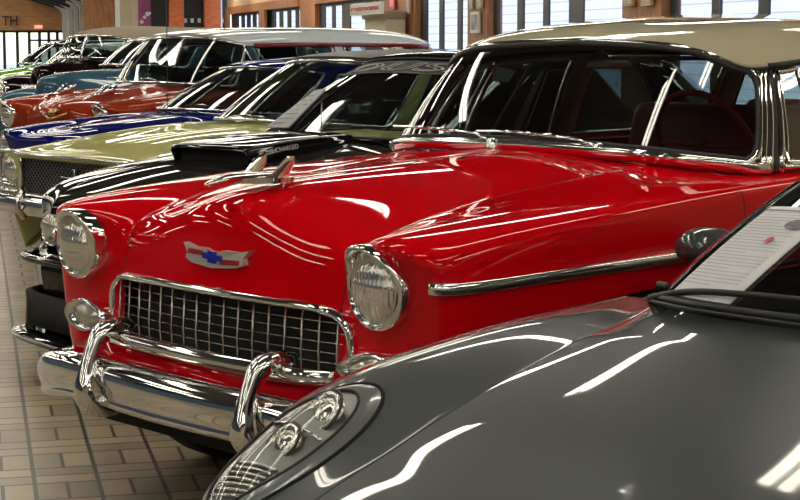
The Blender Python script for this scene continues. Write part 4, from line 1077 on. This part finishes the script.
# ---------------------------------------------------------------- copper wagon with silver-white roof
COP = (.53, 14.46)
def copper():
    D = (0, .03, .03, .12)
    fr = [flatrow(.38, .13, .86, D), flatrow(.48, .11, .88, D), flatrow(.56, .14, .89, D), flatrow(.64, .15, .90, D), flatrow(.74, .14, .905, D), (.12,.84, .18,.83, .12,.89, .22,.86, .905)]
    tops = [((.14,.20,.02,.20), .95, .91, .985, .91, .905), ((.20,.27,.10,.25), 1.0, .95, 1.005, .94, .915), (.42, 1.045, 1.01, 1.035, .975, .925), (.64, 1.07, 1.035, 1.055, .99, .93), (.85, 1.095, 1.055, 1.07, 1.0, .93), ((.98,1.0,1.04,1.08), 1.11, 1.07, 1.075, 1.01, .93), ((1.02,1.08,1.16,1.2), 1.118, 1.085, 1.08, 1.02, .93), ((1.08,1.2,1.3,1.34), 1.125, 1.095, 1.085, 1.03, .93)]
    belt = ([1.9, 2.4, 2.9, 3.25, 3.45, 3.7, 3.95, 4.15, 4.4], 1.08, .93)
    tail = [(4.72, 1.06, .91), (4.80, .96, .90), (4.84, .86, .90), (4.85, .74, .90), (4.84, .60, .90), (4.82, .48, .88), (4.78, .36, .86)]
    B = [(0,1.080,1.13), (.38,1.080,1.125), (.60,1.140,1.12), (.76,1.260,1.11), (.832,1.420,1.10), (.845,2.080,1.09), (.85,2.680,1.09), (.85,3.45,1.09), (.78,4.28,1.09), (.55,4.50,1.09), (0,4.58,1.09)]
    T = [(0,1.440,1.535), (.36,1.420,1.525), (.54,1.450,1.505), (.655,1.530,1.475), (.69,1.640,1.465), (.70,2.080,1.475), (.70,2.680,1.475), (.69,3.25,1.47), (.62,3.80,1.46), (.42,3.97,1.46), (0,4.01,1.46)]
    root, bvh, g = build_car(COP, 'vintage_wagon', 'copper orange vintage wagon with two hood ornaments and a silver white roof', COPPER, SILVERW, fr, tops, belt, tail, B, T,
        [(1.3,1.54), (1.5,1.57), (1.9,1.605), (2.5,1.62), (3.2,1.62), (3.7,1.585), (4.03,1.50)], [(4.3, 5.8), (6.05, 7.1), (7.3, 8.3)], [(5.85, 6.0), (7.12, 7.28)], [.85, 3.75], w=.93, fr_r=.009, glass=GLASS, bulge=.02, roofp=3.0, seatz=.80)
    mt = paint('wagon_window_band', (.16, .012, .01))
    for s in (-1, 1):
        b = MB(); b.tube([g.pt(s*(4.15+4.2*k/16), .955, 0, .012) for k in range(17)], (.010, .020), 8, up=(0,0,1)); b.build('window_band', mt, root)
        headlight(root, s*.725, .10, .86, r=.088, R=.105, peak=.02, fwd=.08)
        o = empty('x', (0,0,0)); bpy.data.objects.remove(o)
        ob = MB(); x = s*.31
        ob.tube(cr([(x,.20,1.010), (x,.27,1.040), (x,.38,1.052), (x,.50,1.055), (x,.60,1.055)], 4), cr([(.006,.005), (.018,.013), (.020,.014), (.014,.010), (.004,.004)], 4), 10)
        for d in (-1, 1): ob.add([(x+d*.03,.33,1.05), (x+d*.055,.47,1.055), (x+d*.06,.50,1.13), (x+d*.045,.44,1.125)], [(0,1,2,3)])
        oo = ob.build('hood_ornament', CHROME, root, sh=40); md = oo.modifiers.new('t', 'SOLIDIFY'); md.thickness = .006
    cb = MB(); cb.tube([(-.20,.115,.90), (0,.075,.845), (.20,.115,.90)], (.008,.012), 8); cb.build('hood_crest', GOLD, root)
    cs = MB(); cs.add([(-.05,.10,.875), (.05,.10,.875), (.055,.12,.925), (0,.125,.935), (-.055,.12,.925)], [(0,1,2,3,4)]); c_ = cs.build('crest_shield', GOLD, root); md = c_.modifiers.new('t', 'SOLIDIFY'); md.thickness = .015
    strip(root, 'front_bumper', [(-.92,.4,.48), (-.90,.12,.48), (-.5,.04,.50), (0,.0,.50), (.5,.04,.50), (.90,.12,.48), (.92,.4,.48)], ell(.05, .075, 8), CHROME)
    for x0, x1 in ((-.15, -.55), (.3, -.05)): wiper(root, (x0, .99, 1.14), (x1, 1.03, 1.17), SATIN)
    return root
copper()

# ---------------------------------------------------------------- steel blue 1940s sedan
def steelblue():
    D = (0, .05, .02, .22)
    fr = [flatrow(.36, .12, .88, D), flatrow(.46, .08, .90, D), flatrow(.56, .06, .92, D), flatrow(.66, .04, .93, D), (.10,.78, .28,.70, .02,.76, .26,.70, .93), (.09,1.0, .38,.80, .06,.90, .30,.82, .93)]
    tops = [((.10,.45,.14,.36), 1.13, .84, .98, .86, .93), ((.14,.50,.26,.42), 1.175, .88, 1.02, .89, .93), ((.42,.56,.46,.50), 1.205, .92, 1.05, .91, .93), (.68, 1.215, .96, 1.04, .91, .93), (.9, 1.225, .98, 1.03, .91, .93), (1.05, 1.23, 1.02, 1.03, .92, .93), ((1.1,1.12,1.15,1.18), 1.235, 1.10, 1.04, .93, .93), ((1.16,1.22,1.3,1.34), 1.24, 1.16, 1.06, .95, .93)]
    belt = ([1.9, 2.4, 2.9, 3.3, 3.5, 3.7], 1.10, .92)
    tail = [(3.9, 1.14, .90), (4.4, 1.06, .88), (4.7, .92, .86), (4.78, .84, .86), (4.82, .74, .86), (4.82, .64, .86), (4.8, .54, .86), (4.78, .46, .86), (4.74, .38, .84)]
    B, T = ring(0, 1.10, 1.255, 1.42, 1.51, 3.85, 3.4, .74, .60, bow=.22, bowt=.14)
    root, bvh, g = build_car((.5, 17.0), 'vintage_sedan', 'steel blue 1940s sedan with tall hood, behind the copper wagon', STEELB, STEELB, fr, tops, belt, tail, B, T,
        [(1.4,1.51), (1.7,1.56), (2.3,1.60), (3.0,1.58), (3.6,1.48)], [(4.4, 5.8), (6.1, 7.4)], [(3.9, 4.3), (5.85, 6.05), (7.45, 9.6)], [.75, 3.6], w=.93, fr_r=.011, hoodcols=.40, vx=.50, fx=.80, seatz=.85)
    for s in (-1, 1): headlight(root, s*.70, .03, .83, r=.085, R=.105, peak=.0, fwd=.0, dome=.04)
    gb = MB()
    for k in range(9): gb.tube([(-.26+.0, .075, .60+.032*k), (0, .045, .60+.032*k), (.26, .075, .60+.032*k)], .008, 6)
    gb.build('grille_bars', CHROME, root)
    strip(root, 'front_bumper', [(-.92,.34,.46), (-.86,.06,.46), (0,-.06,.46), (.86,.06,.46), (.92,.34,.46)], ell(.03, .07, 8), CHROME)
    strip(root, 'hood_center_trim', [(0,.115,1.0), (0,.15,1.08), (0,.24,1.142), (0,.6,1.182), (0,1.05,1.212)], ell(.012, .006), CHROME)
steelblue()
# ---------------------------------------------------------------- dark maroon convertible, tan top
def tantop():
    D = (0, .05, .02, .22)
    fr = [flatrow(.36, .12, .88, D), flatrow(.46, .08, .90, D), flatrow(.56, .06, .92, D), flatrow(.66, .04, .93, D), (.10,.80, .28,.72, .02,.78, .26,.72, .93), (.12,.95, .38,.78, .06,.90, .30,.82, .93)]
    tops = [((.14,.45,.14,.36), 1.20, .88, 1.06, .90, .93), ((.18,.50,.26,.42), 1.255, .94, 1.12, .94, .93), ((.42,.56,.46,.50), 1.275, .99, 1.14, .97, .93), (.62, 1.285, 1.04, 1.13, .98, .93), (.75, 1.29, 1.08, 1.13, .98, .93), ((.80,.80,.84,.88), 1.295, 1.12, 1.13, .99, .93), ((.84,.88,.92,.96), 1.298, 1.18, 1.14, 1.0, .93), ((.88,.94,1.0,1.04), 1.30, 1.22, 1.15, 1.02, .93)]
    belt = ([1.6, 2.2, 2.7, 3.2, 3.5, 3.7], 1.20, .92)
    tail = [(3.9, 1.18, .90), (4.4, 1.10, .88), (4.7, .96, .86), (4.78, .86, .86), (4.82, .76, .86), (4.82, .66, .86), (4.8, .56, .86), (4.78, .46, .86), (4.74, .38, .84)]
    B, T = ring(0, .80, 1.31, .90, 1.57, 3.8, 3.4, .70, .62, bow=.14, bowt=.10)
    root, bvh, g = build_car((.5, 19.6), 'vintage_convertible', 'dark maroon 1930s convertible with raised tan canvas top and chrome windshield', MAROON, TAN, fr, tops, belt, tail, B, T,
        [(.88,1.575), (1.2,1.64), (1.8,1.675), (2.6,1.67), (3.2,1.63), (3.5,1.56)], [(4.4, 6.2)], [(6.4, 9.7)], [.75, 3.6], w=.93, fr_r=.013, hoodcols=.40, vx=.50, fx=.80, seatz=.95, glass=SGLASS, hub=CHROME)
    cp_ = MB(); cp_.tube([g.pt(0, v/6, .015, .008) for v in range(7)], .018, 8); cp_.build('windshield_divider', CHROME, root)
    for s in (-1, 1):
        headlight(root, s*.60, .08, .93, r=.09, R=.12, peak=.0, fwd=.0, dome=.05)
        strip(root, 'hood_side_trim', [(s*.30,.24,1.14), (s*.40,.6,1.17), (s*.52,.85,1.19)], ell(.010, .012), CHROME)
        strip(root, 'belt_trim', [(s*.93,1.2,1.14), (s*.94,2.2,1.17), (s*.93,3.4,1.17)], ell(.008, .012), CHROME)
    gb = MB()
    for k in range(11): gb.tube([(-.16+.032*k, .09, .60), (-.15+.03*k, .11, 1.02)], .008, 6)
    gb.build('grille_bars', CHROME, root)
    strip(root, 'front_bumper', [(-.92,.34,.46), (-.86,.06,.46), (0,-.10,.46), (.86,.06,.46), (.92,.34,.46)], ell(.03, .06, 8), CHROME)
tantop()
# ---------------------------------------------------------------- cars at the far end
def farcar(pos, name, label, P, roofm, dz=0.):
    D = (0, .02, .06, .2)
    fr = [flatrow(.28, .12, .84, D), flatrow(.38, .08, .86, D), flatrow(.48, .06, .88, D), flatrow(.58, .05, .885, D), flatrow(.70, .04, .89, D), flatrow(.80, .04, .89, D)]
    tops = [((.05,.06,.1,.22), .90+dz, .89+dz, .90+dz, .85, .89), ((.12,.12,.16,.24), .94+dz, .93+dz, .93+dz, .88, .895), (.4, 1.0+dz, .98+dz, .97+dz, .92, .90), (.6, 1.03+dz, 1.0+dz, .98+dz, .93, .90), (.85, 1.06+dz, 1.03+dz, 1.0+dz, .95, .90), (1.0, 1.08+dz, 1.05+dz, 1.01+dz, .95, .90), ((1.05,1.08,1.15,1.2), 1.10+dz, 1.07+dz, 1.02+dz, .96, .90), ((1.1,1.2,1.3,1.35), 1.11+dz, 1.08+dz, 1.03+dz, .97, .90)]
    belt = ([1.9, 2.4, 2.9, 3.2, 3.45, 3.65], 1.02+dz, .90)
    tail = [(3.85, 1.02, .90), (4.3, .98, .89), (4.58, .94, .88), (4.64, .86, .87), (4.66, .76, .87), (4.66, .64, .87), (4.66, .54, .87), (4.62, .42, .86), (4.58, .32, .84)]
    B, T = ring(0, 1.05, 1.12+dz, 1.5, 1.42+dz, 3.7, 3.2, .78, .62, bow=.32, bowt=.14)
    root, bvh, g = build_car(pos, name, label, P, roofm, fr, tops, belt, tail, B, T, [(1.5,1.43+dz), (1.8,1.48+dz), (2.3,1.50+dz), (3.0,1.47+dz), (3.3,1.40+dz)], [(4.45, 5.9), (6.1, 7.3)], [(3.9, 4.3), (5.95, 6.05), (7.4, 9.6)], [.85, 3.6], w=.90, fr_r=.009)
    for s in (-1, 1): headlight(root, s*.70, .09, .74, r=.085, R=.10, peak=0, fwd=0, dome=.03)
    strip(root, 'front_bumper', [(-.88,.34,.44), (-.84,.10,.44), (0,0,.44), (.84,.10,.44), (.88,.34,.44)], ell(.03, .06, 8), CHROME)
farcar((.1, 22.6), 'sedan', 'white sedan parked past the tan-topped convertible', WHITEP, WHITEP)
farcar((-.1, 25.6), 'sedan', 'lime green sedan with black roof near the far end of the row', GREENP, BLACKP, .06)

# ================================================================== walls, windows and what hangs on them
PEACHW = pmat('peach_wall', (.85, .58, .36), .7)
def YR(px): return atX(px, 20, XW).y
ZB = .5*(atX(228, 16.4, XW).z + atX(298, 3.8, XW).z)
def wbox(name, px0, px1, z0, z1, mat, d0=0, d1=.2, kind='structure', parent=None, zs=None):
    y1, y0 = YR(px0), YR(px1)
    o = bx(name, XW + d0, XW + d1, y0, y1, z0, z1, mat, parent)
    if kind: o['kind'] = kind
    return o
HT = RZ(XW) + .12
# solid stretches of the long right wall (the rest is glazed)
segs = [(381, 415, WOODP), (467.5, 487, WOODP), (622, 661, WOODP), (300, 315, TERRA)]
for a_, b_, m_ in segs: wbox('wall_right', a_, b_, 0, HT, m_)
bx('wall_right', XW, XW+.2, -8, YR(830), 0, HT, BEIGEW)['kind'] = 'structure'
# sill under the glazing and header over it
for a_, b_ in ((227, 300), (315, 381), (415, 467.5), (487, 622), (661, 830)):
    wbox('wall_right', a_, b_, 0, .45, WOODP)
    wbox('wall_right', a_, b_, (3.0 if a_ > 400 else ZB+.16), HT, (PEACHW if a_ < 400 else WOODP))
    wbox('trim_beam', a_, b_, (2.9 if a_ > 400 else ZB), (3.02 if a_ > 400 else ZB+.17), TERRA, -.04, .24)
nwin = [0]
def window(px0, px1, z1=None, mull=(), z0=.45, mat=FRAMEM, fw=None):
    nwin[0] += 1
    z1 = z1 or (2.9 if px0 > 400 else ZB)
    y1, y0 = YR(px0), YR(px1)
    r = empty('window_%d' % nwin[0], (XW+.1, (y0+y1)/2, z0)); r['kind'] = 'structure'
    b = MB(); X0, X1 = -.012, .012; H = z1-z0; c = (y0+y1)/2
    b.box(X0, X1, y0-c, y1-c, 0, .06); b.box(X0, X1, y0-c, y1-c, H-.06, H)
    for (p, q) in mull:
        ya, yb = YR(q)-c, YR(p)-c; b.box(X0, X1, ya, yb, .06, H-.06)
    b.build('window_frame', mat, r, smooth=False)
    g_ = MB(); g_.add([(0,y0-c,.06), (0,y1-c,.06), (0,y1-c,H-.06), (0,y0-c,H-.06)], [(0,1,2,3)]); g_.build('pane', WINGL, r, smooth=False)
window(228, 300, mull=[(228,230.5), (231,234.6), (237.6,240.5), (243,246.2), (248.8,252), (254.5,258), (260,261), (261,267), (267,271.3), (275.2,278.3), (283,286.2), (291,294), (298.8,300)])
window(315, 352, mull=[(315,320.2), (327,330), (337,345)])
window(352, 381, z1=ZB, mull=[(360,367), (370.5,372.5), (377,381)])
window(415, 467.5, mull=[(415,421), (433,437), (451,455)])
window(487, 622, mull=[(487,491.5), (510,516), (535.5,541), (561,575)])
window(661, 800, mull=[(661,668), (702,710.5), (748,758)])
for k in range(3): pass
# orange posts beside the far windows
for a_, b_ in ((227, 230.5), (261.5, 267)): wbox('trim_post', a_, b_, 0, ZB, TERRA, -.06, -.005)
# transverse wall at the back of the hall
YI = 45.
def xi(px): return atY(px, 10, YI).x
def pan(name, px0, px1, mat, z0=0, z1=4.2, d=.0, kind='structure', zt=None):
    o = bx(name, xi(px0), xi(px1), YI-d-.12, YI+.1-d*.5, z0, z1, mat); o['kind'] = kind; return o
pan('wall_inner', 83, 115, WOODP); pan('trim_post', 114.5, 119, WHITEW, d=.15); pan('wall_inner', 119, 131, CREAMW); pan('trim_post', 130.5, 137, CREAMW, d=.15)
pan('wall_inner', 137, 227.5, BLACKW)
for a_, b_ in ((167.5, 182), (202.5, 219)): pan('trim_post', a_, b_, ORANGE, d=.3)
pan('trim_post', 218.5, 220, WHITEW, d=.31)
bn = bx('wall_banner', xi(136.5), xi(150), YI-.20, YI-.15, 1.7, 3.4, PURPLE); tag(bn, 'purple wall banner with a white sprig, on the far black wall', 'banner')
for dx, dz, r in ((.10,.30,.05), (.18,.42,.045), (.26,.50,.06), (.32,.52,.04)):
    b = MB(); b.lathe([(r, 0), (.001, .004)], 12, facing((xi(137)+dx*.95, YI-.204, 1.75+dz), (0, -1, 0))); b.build('white_blossom', WHITEL, bn)
gp = 'white squares in a row on the far black wall'
for k, px in enumerate((184.6, 191.3, 198.3, 220.9, 226)):
    z = atY(px, 20.5, YI-.2).z
    o = bx('wall_plaque', xi(px)-.04, xi(px)+.04, YI-.16, YI-.13, z-.055, z+.055, WHITEL)
    tag(o, 'small white square plaque in a row on the far black wall', 'plaque', gp)
# white ribs and dark rafters of the far bay
for k in range(5):
    y = 58 - 2.8*k; x0 = atY(57.5 + 5.6*k, 20, y).x
    b = MB(); pp = [(x0+.25, y, 0), (x0+.25, y, 2.50), (x0+.20, y, 2.62), (x0+.10, y, 2.72), (x0-.05, y, 2.80)]
    b.tube(pp, (.10, .10), prof=[(-1,-1), (1,-1), (1,1), (-1,1)], up=(0, 1, 0)); o = b.build('trim_rib', WHITEW, smooth=False); o['kind'] = 'structure'
o = bx('wall_far_right', 3.05, 3.2, 45, 60, 0, 3.2, DGREY); o['kind'] = 'structure'
for k in range(7):
    y = 59.5 - 2.3*k
    b = MB(); b.add([(2.95,y-.25,2.62), (-5,y-.25,5.1), (-5,y+.25,5.1), (2.95,y+.25,2.62), (2.95,y-.25,2.80), (-5,y-.25,5.28), (-5,y+.25,5.28), (2.95,y+.25,2.80)], [(0,3,2,1), (4,5,6,7), (0,1,5,4), (1,2,6,5), (2,3,7,6), (3,0,4,7)])
    o = b.build('trim_rafter', BEAMM, smooth=False); o['kind'] = 'structure'
slab('ceiling_far', [(3.2,45,2.85), (3.2,60,2.85), (-5,60,5.35), (-5,45,5.35)], .08, WHITEW)
slab('ceiling_far_left', [(-5,45,5.35), (-5,60,5.35), (-12,60,3.2), (-12,45,3.2)], .08, WHITEW)
# end wall: wood gable over a glazed front
ZW = atY(30, 30.3, 60).z
def xe(px): return atY(px, 20, 60).x
o = bx('wall_end', -12, 3.2, 60, 60.2, ZW, 5.6, WOOD); o['kind'] = 'structure'
o = bx('wall_end', -12, 3.2, 60, 60.2, 0, .3, WOOD); o['kind'] = 'structure'
r = empty('window_20', (0, 60.1, .3)); r['kind'] = 'structure'
b = MB(); b.box(-12, 3.2, -.05, .05, 0, .08); b.box(-12, 3.2, -.05, .05, ZW-.38, ZW-.3)
zt = atY(30, 40.3, 60).z - .3; b.box(xe(29.5), 3.2, -.05, .05, zt-.03, zt+.03)
for px in (3.7, 16.8, 28.8, 39.2, 48.5, 57): b.box(xe(px)-.05, xe(px)+.05, -.05, .05, 0, ZW-.3)
for k in range(6): b.box(-11+1.6*k, -10.9+1.6*k, -.05, .05, 0, ZW-.3)
b.build('window_frame', FRAMEM, r, smooth=False)
b = MB(); b.add([(-12,0,0), (3.2,0,0), (3.2,0,ZW-.3), (-12,0,ZW-.3)], [(0,1,2,3)]); b.build('pane', WINGL, r, smooth=False)
# letters TH of a longer word on the end wall
dk = pmat('dark_letter', (.03, .02, .03), .5); 
def sign_text(name, s, px0, px1, y0, y1, Yp, mat, label, cat):
    A = atY(px0, y1, Yp); Bq = atY(px1, y1, Yp); Tt = atY(px0, y0, Yp); h = Tt.z - A.z
    o = text(name, s, h/.70, mat, basis(A, (1, 0, 0), (0, 0, 1)), None, .03)
    bpy.context.view_layer.update(); w_ = o.dimensions.x
    if w_ > 0: o.matrix_local = o.matrix_local @ Matrix.Diagonal(((Bq.x-A.x)/w_, 1, 1, 1))
    dg = bpy.context.evaluated_depsgraph_get(); dg.update(); me = bpy.data.meshes.new_from_object(o.evaluated_get(dg)); mw = o.matrix_local.copy(); bpy.data.objects.remove(o)
    q = bpy.data.objects.new(name, me); C.objects.link(q); q.matrix_local = mw
    if label: tag(q, label, cat)
    return q
sign_text('wall_letter', 'T', 2.0, 8.6, 15.6, 25.6, 59.93, dk, 'large dark letter T on the wood gable of the end wall', 'letter')
sign_text('wall_letter', 'H', 9.4, 16.6, 15.6, 25.6, 59.93, dk, 'large dark letter H on the wood gable of the end wall', 'letter')
# exit sign
A = atY(38.5, 27, 59.8)
ex = bx('exit_sign', A.x-.13, A.x+.13, 59.75, 59.98, A.z-.05, A.z+.06, pmat('exit_sign_face', (.8,.7,.6), .5, emis=(1, .35, .25), est=.9), bevel=.01)
tag(ex, 'small glowing red exit sign on the end wall', 'sign')
# restrooms sign on the right wall
def on_wall(px, py, d=.0): return atX(px, py, XW-d)
a1, a2 = on_wall(352, 16, .55), on_wall(382, 1.5, .55)
rs = empty('hanging_sign', (XW-.55, (a1.y+a2.y)/2, a1.z), 0, 'cream restrooms sign with red lettering on the right wall', 'sign')
hh = a2.z - a1.z; ll = abs(a1.y - a2.y)
b = MB(); b.box(-.03, .03, -ll/2, ll/2, 0, hh); b.build('board', pmat('sign_board', (.62, .58, .50), .5), rs, smooth=False)
tt = text('lettering', 'restrooms', hh*.62, pmat('sign_red', (.45, .03, .04), .5), Matrix.Identity(4), None, .004, bold=.003); bpy.context.view_layer.update(); tw = tt.dimensions.x
me = bpy.data.meshes.new_from_object(tt.evaluated_get(bpy.context.evaluated_depsgraph_get())); bpy.data.objects.remove(tt)
to = bpy.data.objects.new('lettering', me); C.objects.link(to); to.parent = rs
to.matrix_local = basis((-.036, ll*.46, hh*.38), (0, -1, 0), (0, 0, 1)) @ Matrix.Diagonal((ll*.92/tw, 1, 1, 1))
b = MB(); b.box(-.034, -.03, -ll/2, ll/2, hh*.18, hh*.22); b.build('stripe', pmat('sign_stripe', (.45, .40, .32), .5), rs, smooth=False)
# pictures and signs on the wood panels
def pic(name, px0, px1, py0, py1, fm, im, label, cat='picture'):
    p, q = on_wall(px0, py1, .02), on_wall(px1, py0, .02)
    y0, y1 = min(p.y, q.y), max(p.y, q.y); c = (y0+y1)/2
    r = empty(name, (XW-.02, c, p.z), 0, label, cat)
    b = MB(); w_ = (y1-y0)/2; h = max(.1, q.z-p.z); b.box(-.03, .0, -w_, w_, 0, h); b.build('frame', fm, r, smooth=False)
    b = MB(); t = min(w_, h)*.22; b.box(-.034, -.03, -w_+t, w_-t, t, h-t); b.build('print', im, r, smooth=False)
GLD = pmat('gilt_frame', (.42, .30, .14), .5); PRN = noisemat('photo_print', (.12,.12,.14), (.55,.55,.52), 3, .6); PRC = noisemat('pale_print', (.35,.33,.28), (.62,.60,.55), 4, .6)
pic('wall_picture', 472.5, 480.5, 11.5, 33, WHITEL, PRN, 'tall white-framed photo on the wood pier left of the wide windows')
pic('wall_picture', 471, 475, -9, 9.5, GLD, PRC, 'gilt-framed picture above and left of the tall white-framed photo')
pic('wall_picture', 478, 483.5, -9, 8.5, GLD, PRC, 'gilt-framed picture above and right of the tall white-framed photo')
pic('wall_picture', 626, 635, -10, 6.5, GLD, PRC, 'pale framed picture, left one on the wood pier over the red wagon roof')
pic('wall_picture', 643.5, 654, -10, 6, GLD, PRC, 'pale framed picture, right one on the wood pier over the red wagon roof')
pic('wall_picture', 408.5, 411.5, -10, 13.5, GLD, PRC, 'narrow framed picture on the wood wall beside the first window', 'picture')
pic('wall_notice', 391, 395.8, -6, 9, pmat('pink_frame', (.55,.08,.12), .5), pmat('pink_notice', (.85,.25,.30), .5), 'pink notice on the wood wall right of the restrooms sign', 'notice')
r_ = on_wall(384.5, 13, .04); q_ = on_wall(406, 13, .04)
dr = empty('display_cabinet', (XW-.05, (r_.y+q_.y)/2, 0), 0, 'beige framed cabinet against the wood wall below the pink notice', 'cabinet')
w_ = abs(r_.y-q_.y)/2; b = MB(); b.box(-.3, 0, -w_, w_, 0, r_.z-.1); b.build('cabinet_body', CREAMW, dr, smooth=False)
b = MB(); b.box(-.34, .0, -w_-.05, w_+.05, r_.z-.1, r_.z); b.build('cornice', pmat('dark_beige', (.30,.24,.15), .6), dr, smooth=False)
for s in (-1, 1):
    b = MB(); b.box(-.31, -.3, (0.06 if s > 0 else -w_+.08), (w_-.08 if s > 0 else -.06), .1, r_.z-.25); b.build('door', PRC, dr, smooth=False)
# other walls
struct(bx('wall_left', -12.2, -12, -8, 62, 0, 3.2, pmat('blue_grey_wall', (.10, .16, .24), .6)))
struct(bx('wall_rear', -12, XW+.2, -8.2, -8, 0, 4.9, BEIGEW))
struct(bx('wall_inner_header', -12, 3.05, 44.9, 45.1, 3.9, 6.0, BEIGEW))
# the building across the yard, seen through the right windows, and the yard
nb = bx('neighbouring_building', XW+4, XW+9, 2, 130, 0, 5.5, SIDING); tag(nb, 'white-sided building across the yard, seen through the right windows', 'building')
struct(bx('ground', -40, 60, -30, 140, -.3, -.12, pmat('pale_concrete', (.42,.42,.42), .9)))
sun = bpy.data.lights.new('sun', 'SUN'); sun.energy = SUNE; sun.angle = .02; so_ = bpy.data.objects.new('sun', sun); C.objects.link(so_)
so_.rotation_euler = Vector((-1, -.25, 1.15)).to_track_quat('Z', 'Y').to_euler()

# ------------------------------------------------------------------ daylight
w = bpy.data.worlds.new('world'); SC.world = w; w.use_nodes = True
bg = w.node_tree.nodes['Background']
sky = w.node_tree.nodes.new('ShaderNodeTexSky'); sky.sky_type = 'NISHITA'; sky.sun_elevation = radians(50); sky.sun_rotation = radians(200); sky.sun_disc = False
w.node_tree.links.new(sky.outputs[0], bg.inputs[0]); bg.inputs[1].default_value = SKYS
SC.view_settings.view_transform = 'Standard'; SC.view_settings.look = 'None'; SC.view_settings.gamma = 1; SC.view_settings.use_curve_mapping = False
SC.view_settings.exposure = EXPO
SC.cycles.max_bounces = 8; SC.cycles.transparent_max_bounces = 12; SC.cycles.glossy_bounces = 6; SC.cycles.diffuse_bounces = 4
SC.cycles.sample_clamp_indirect = 6
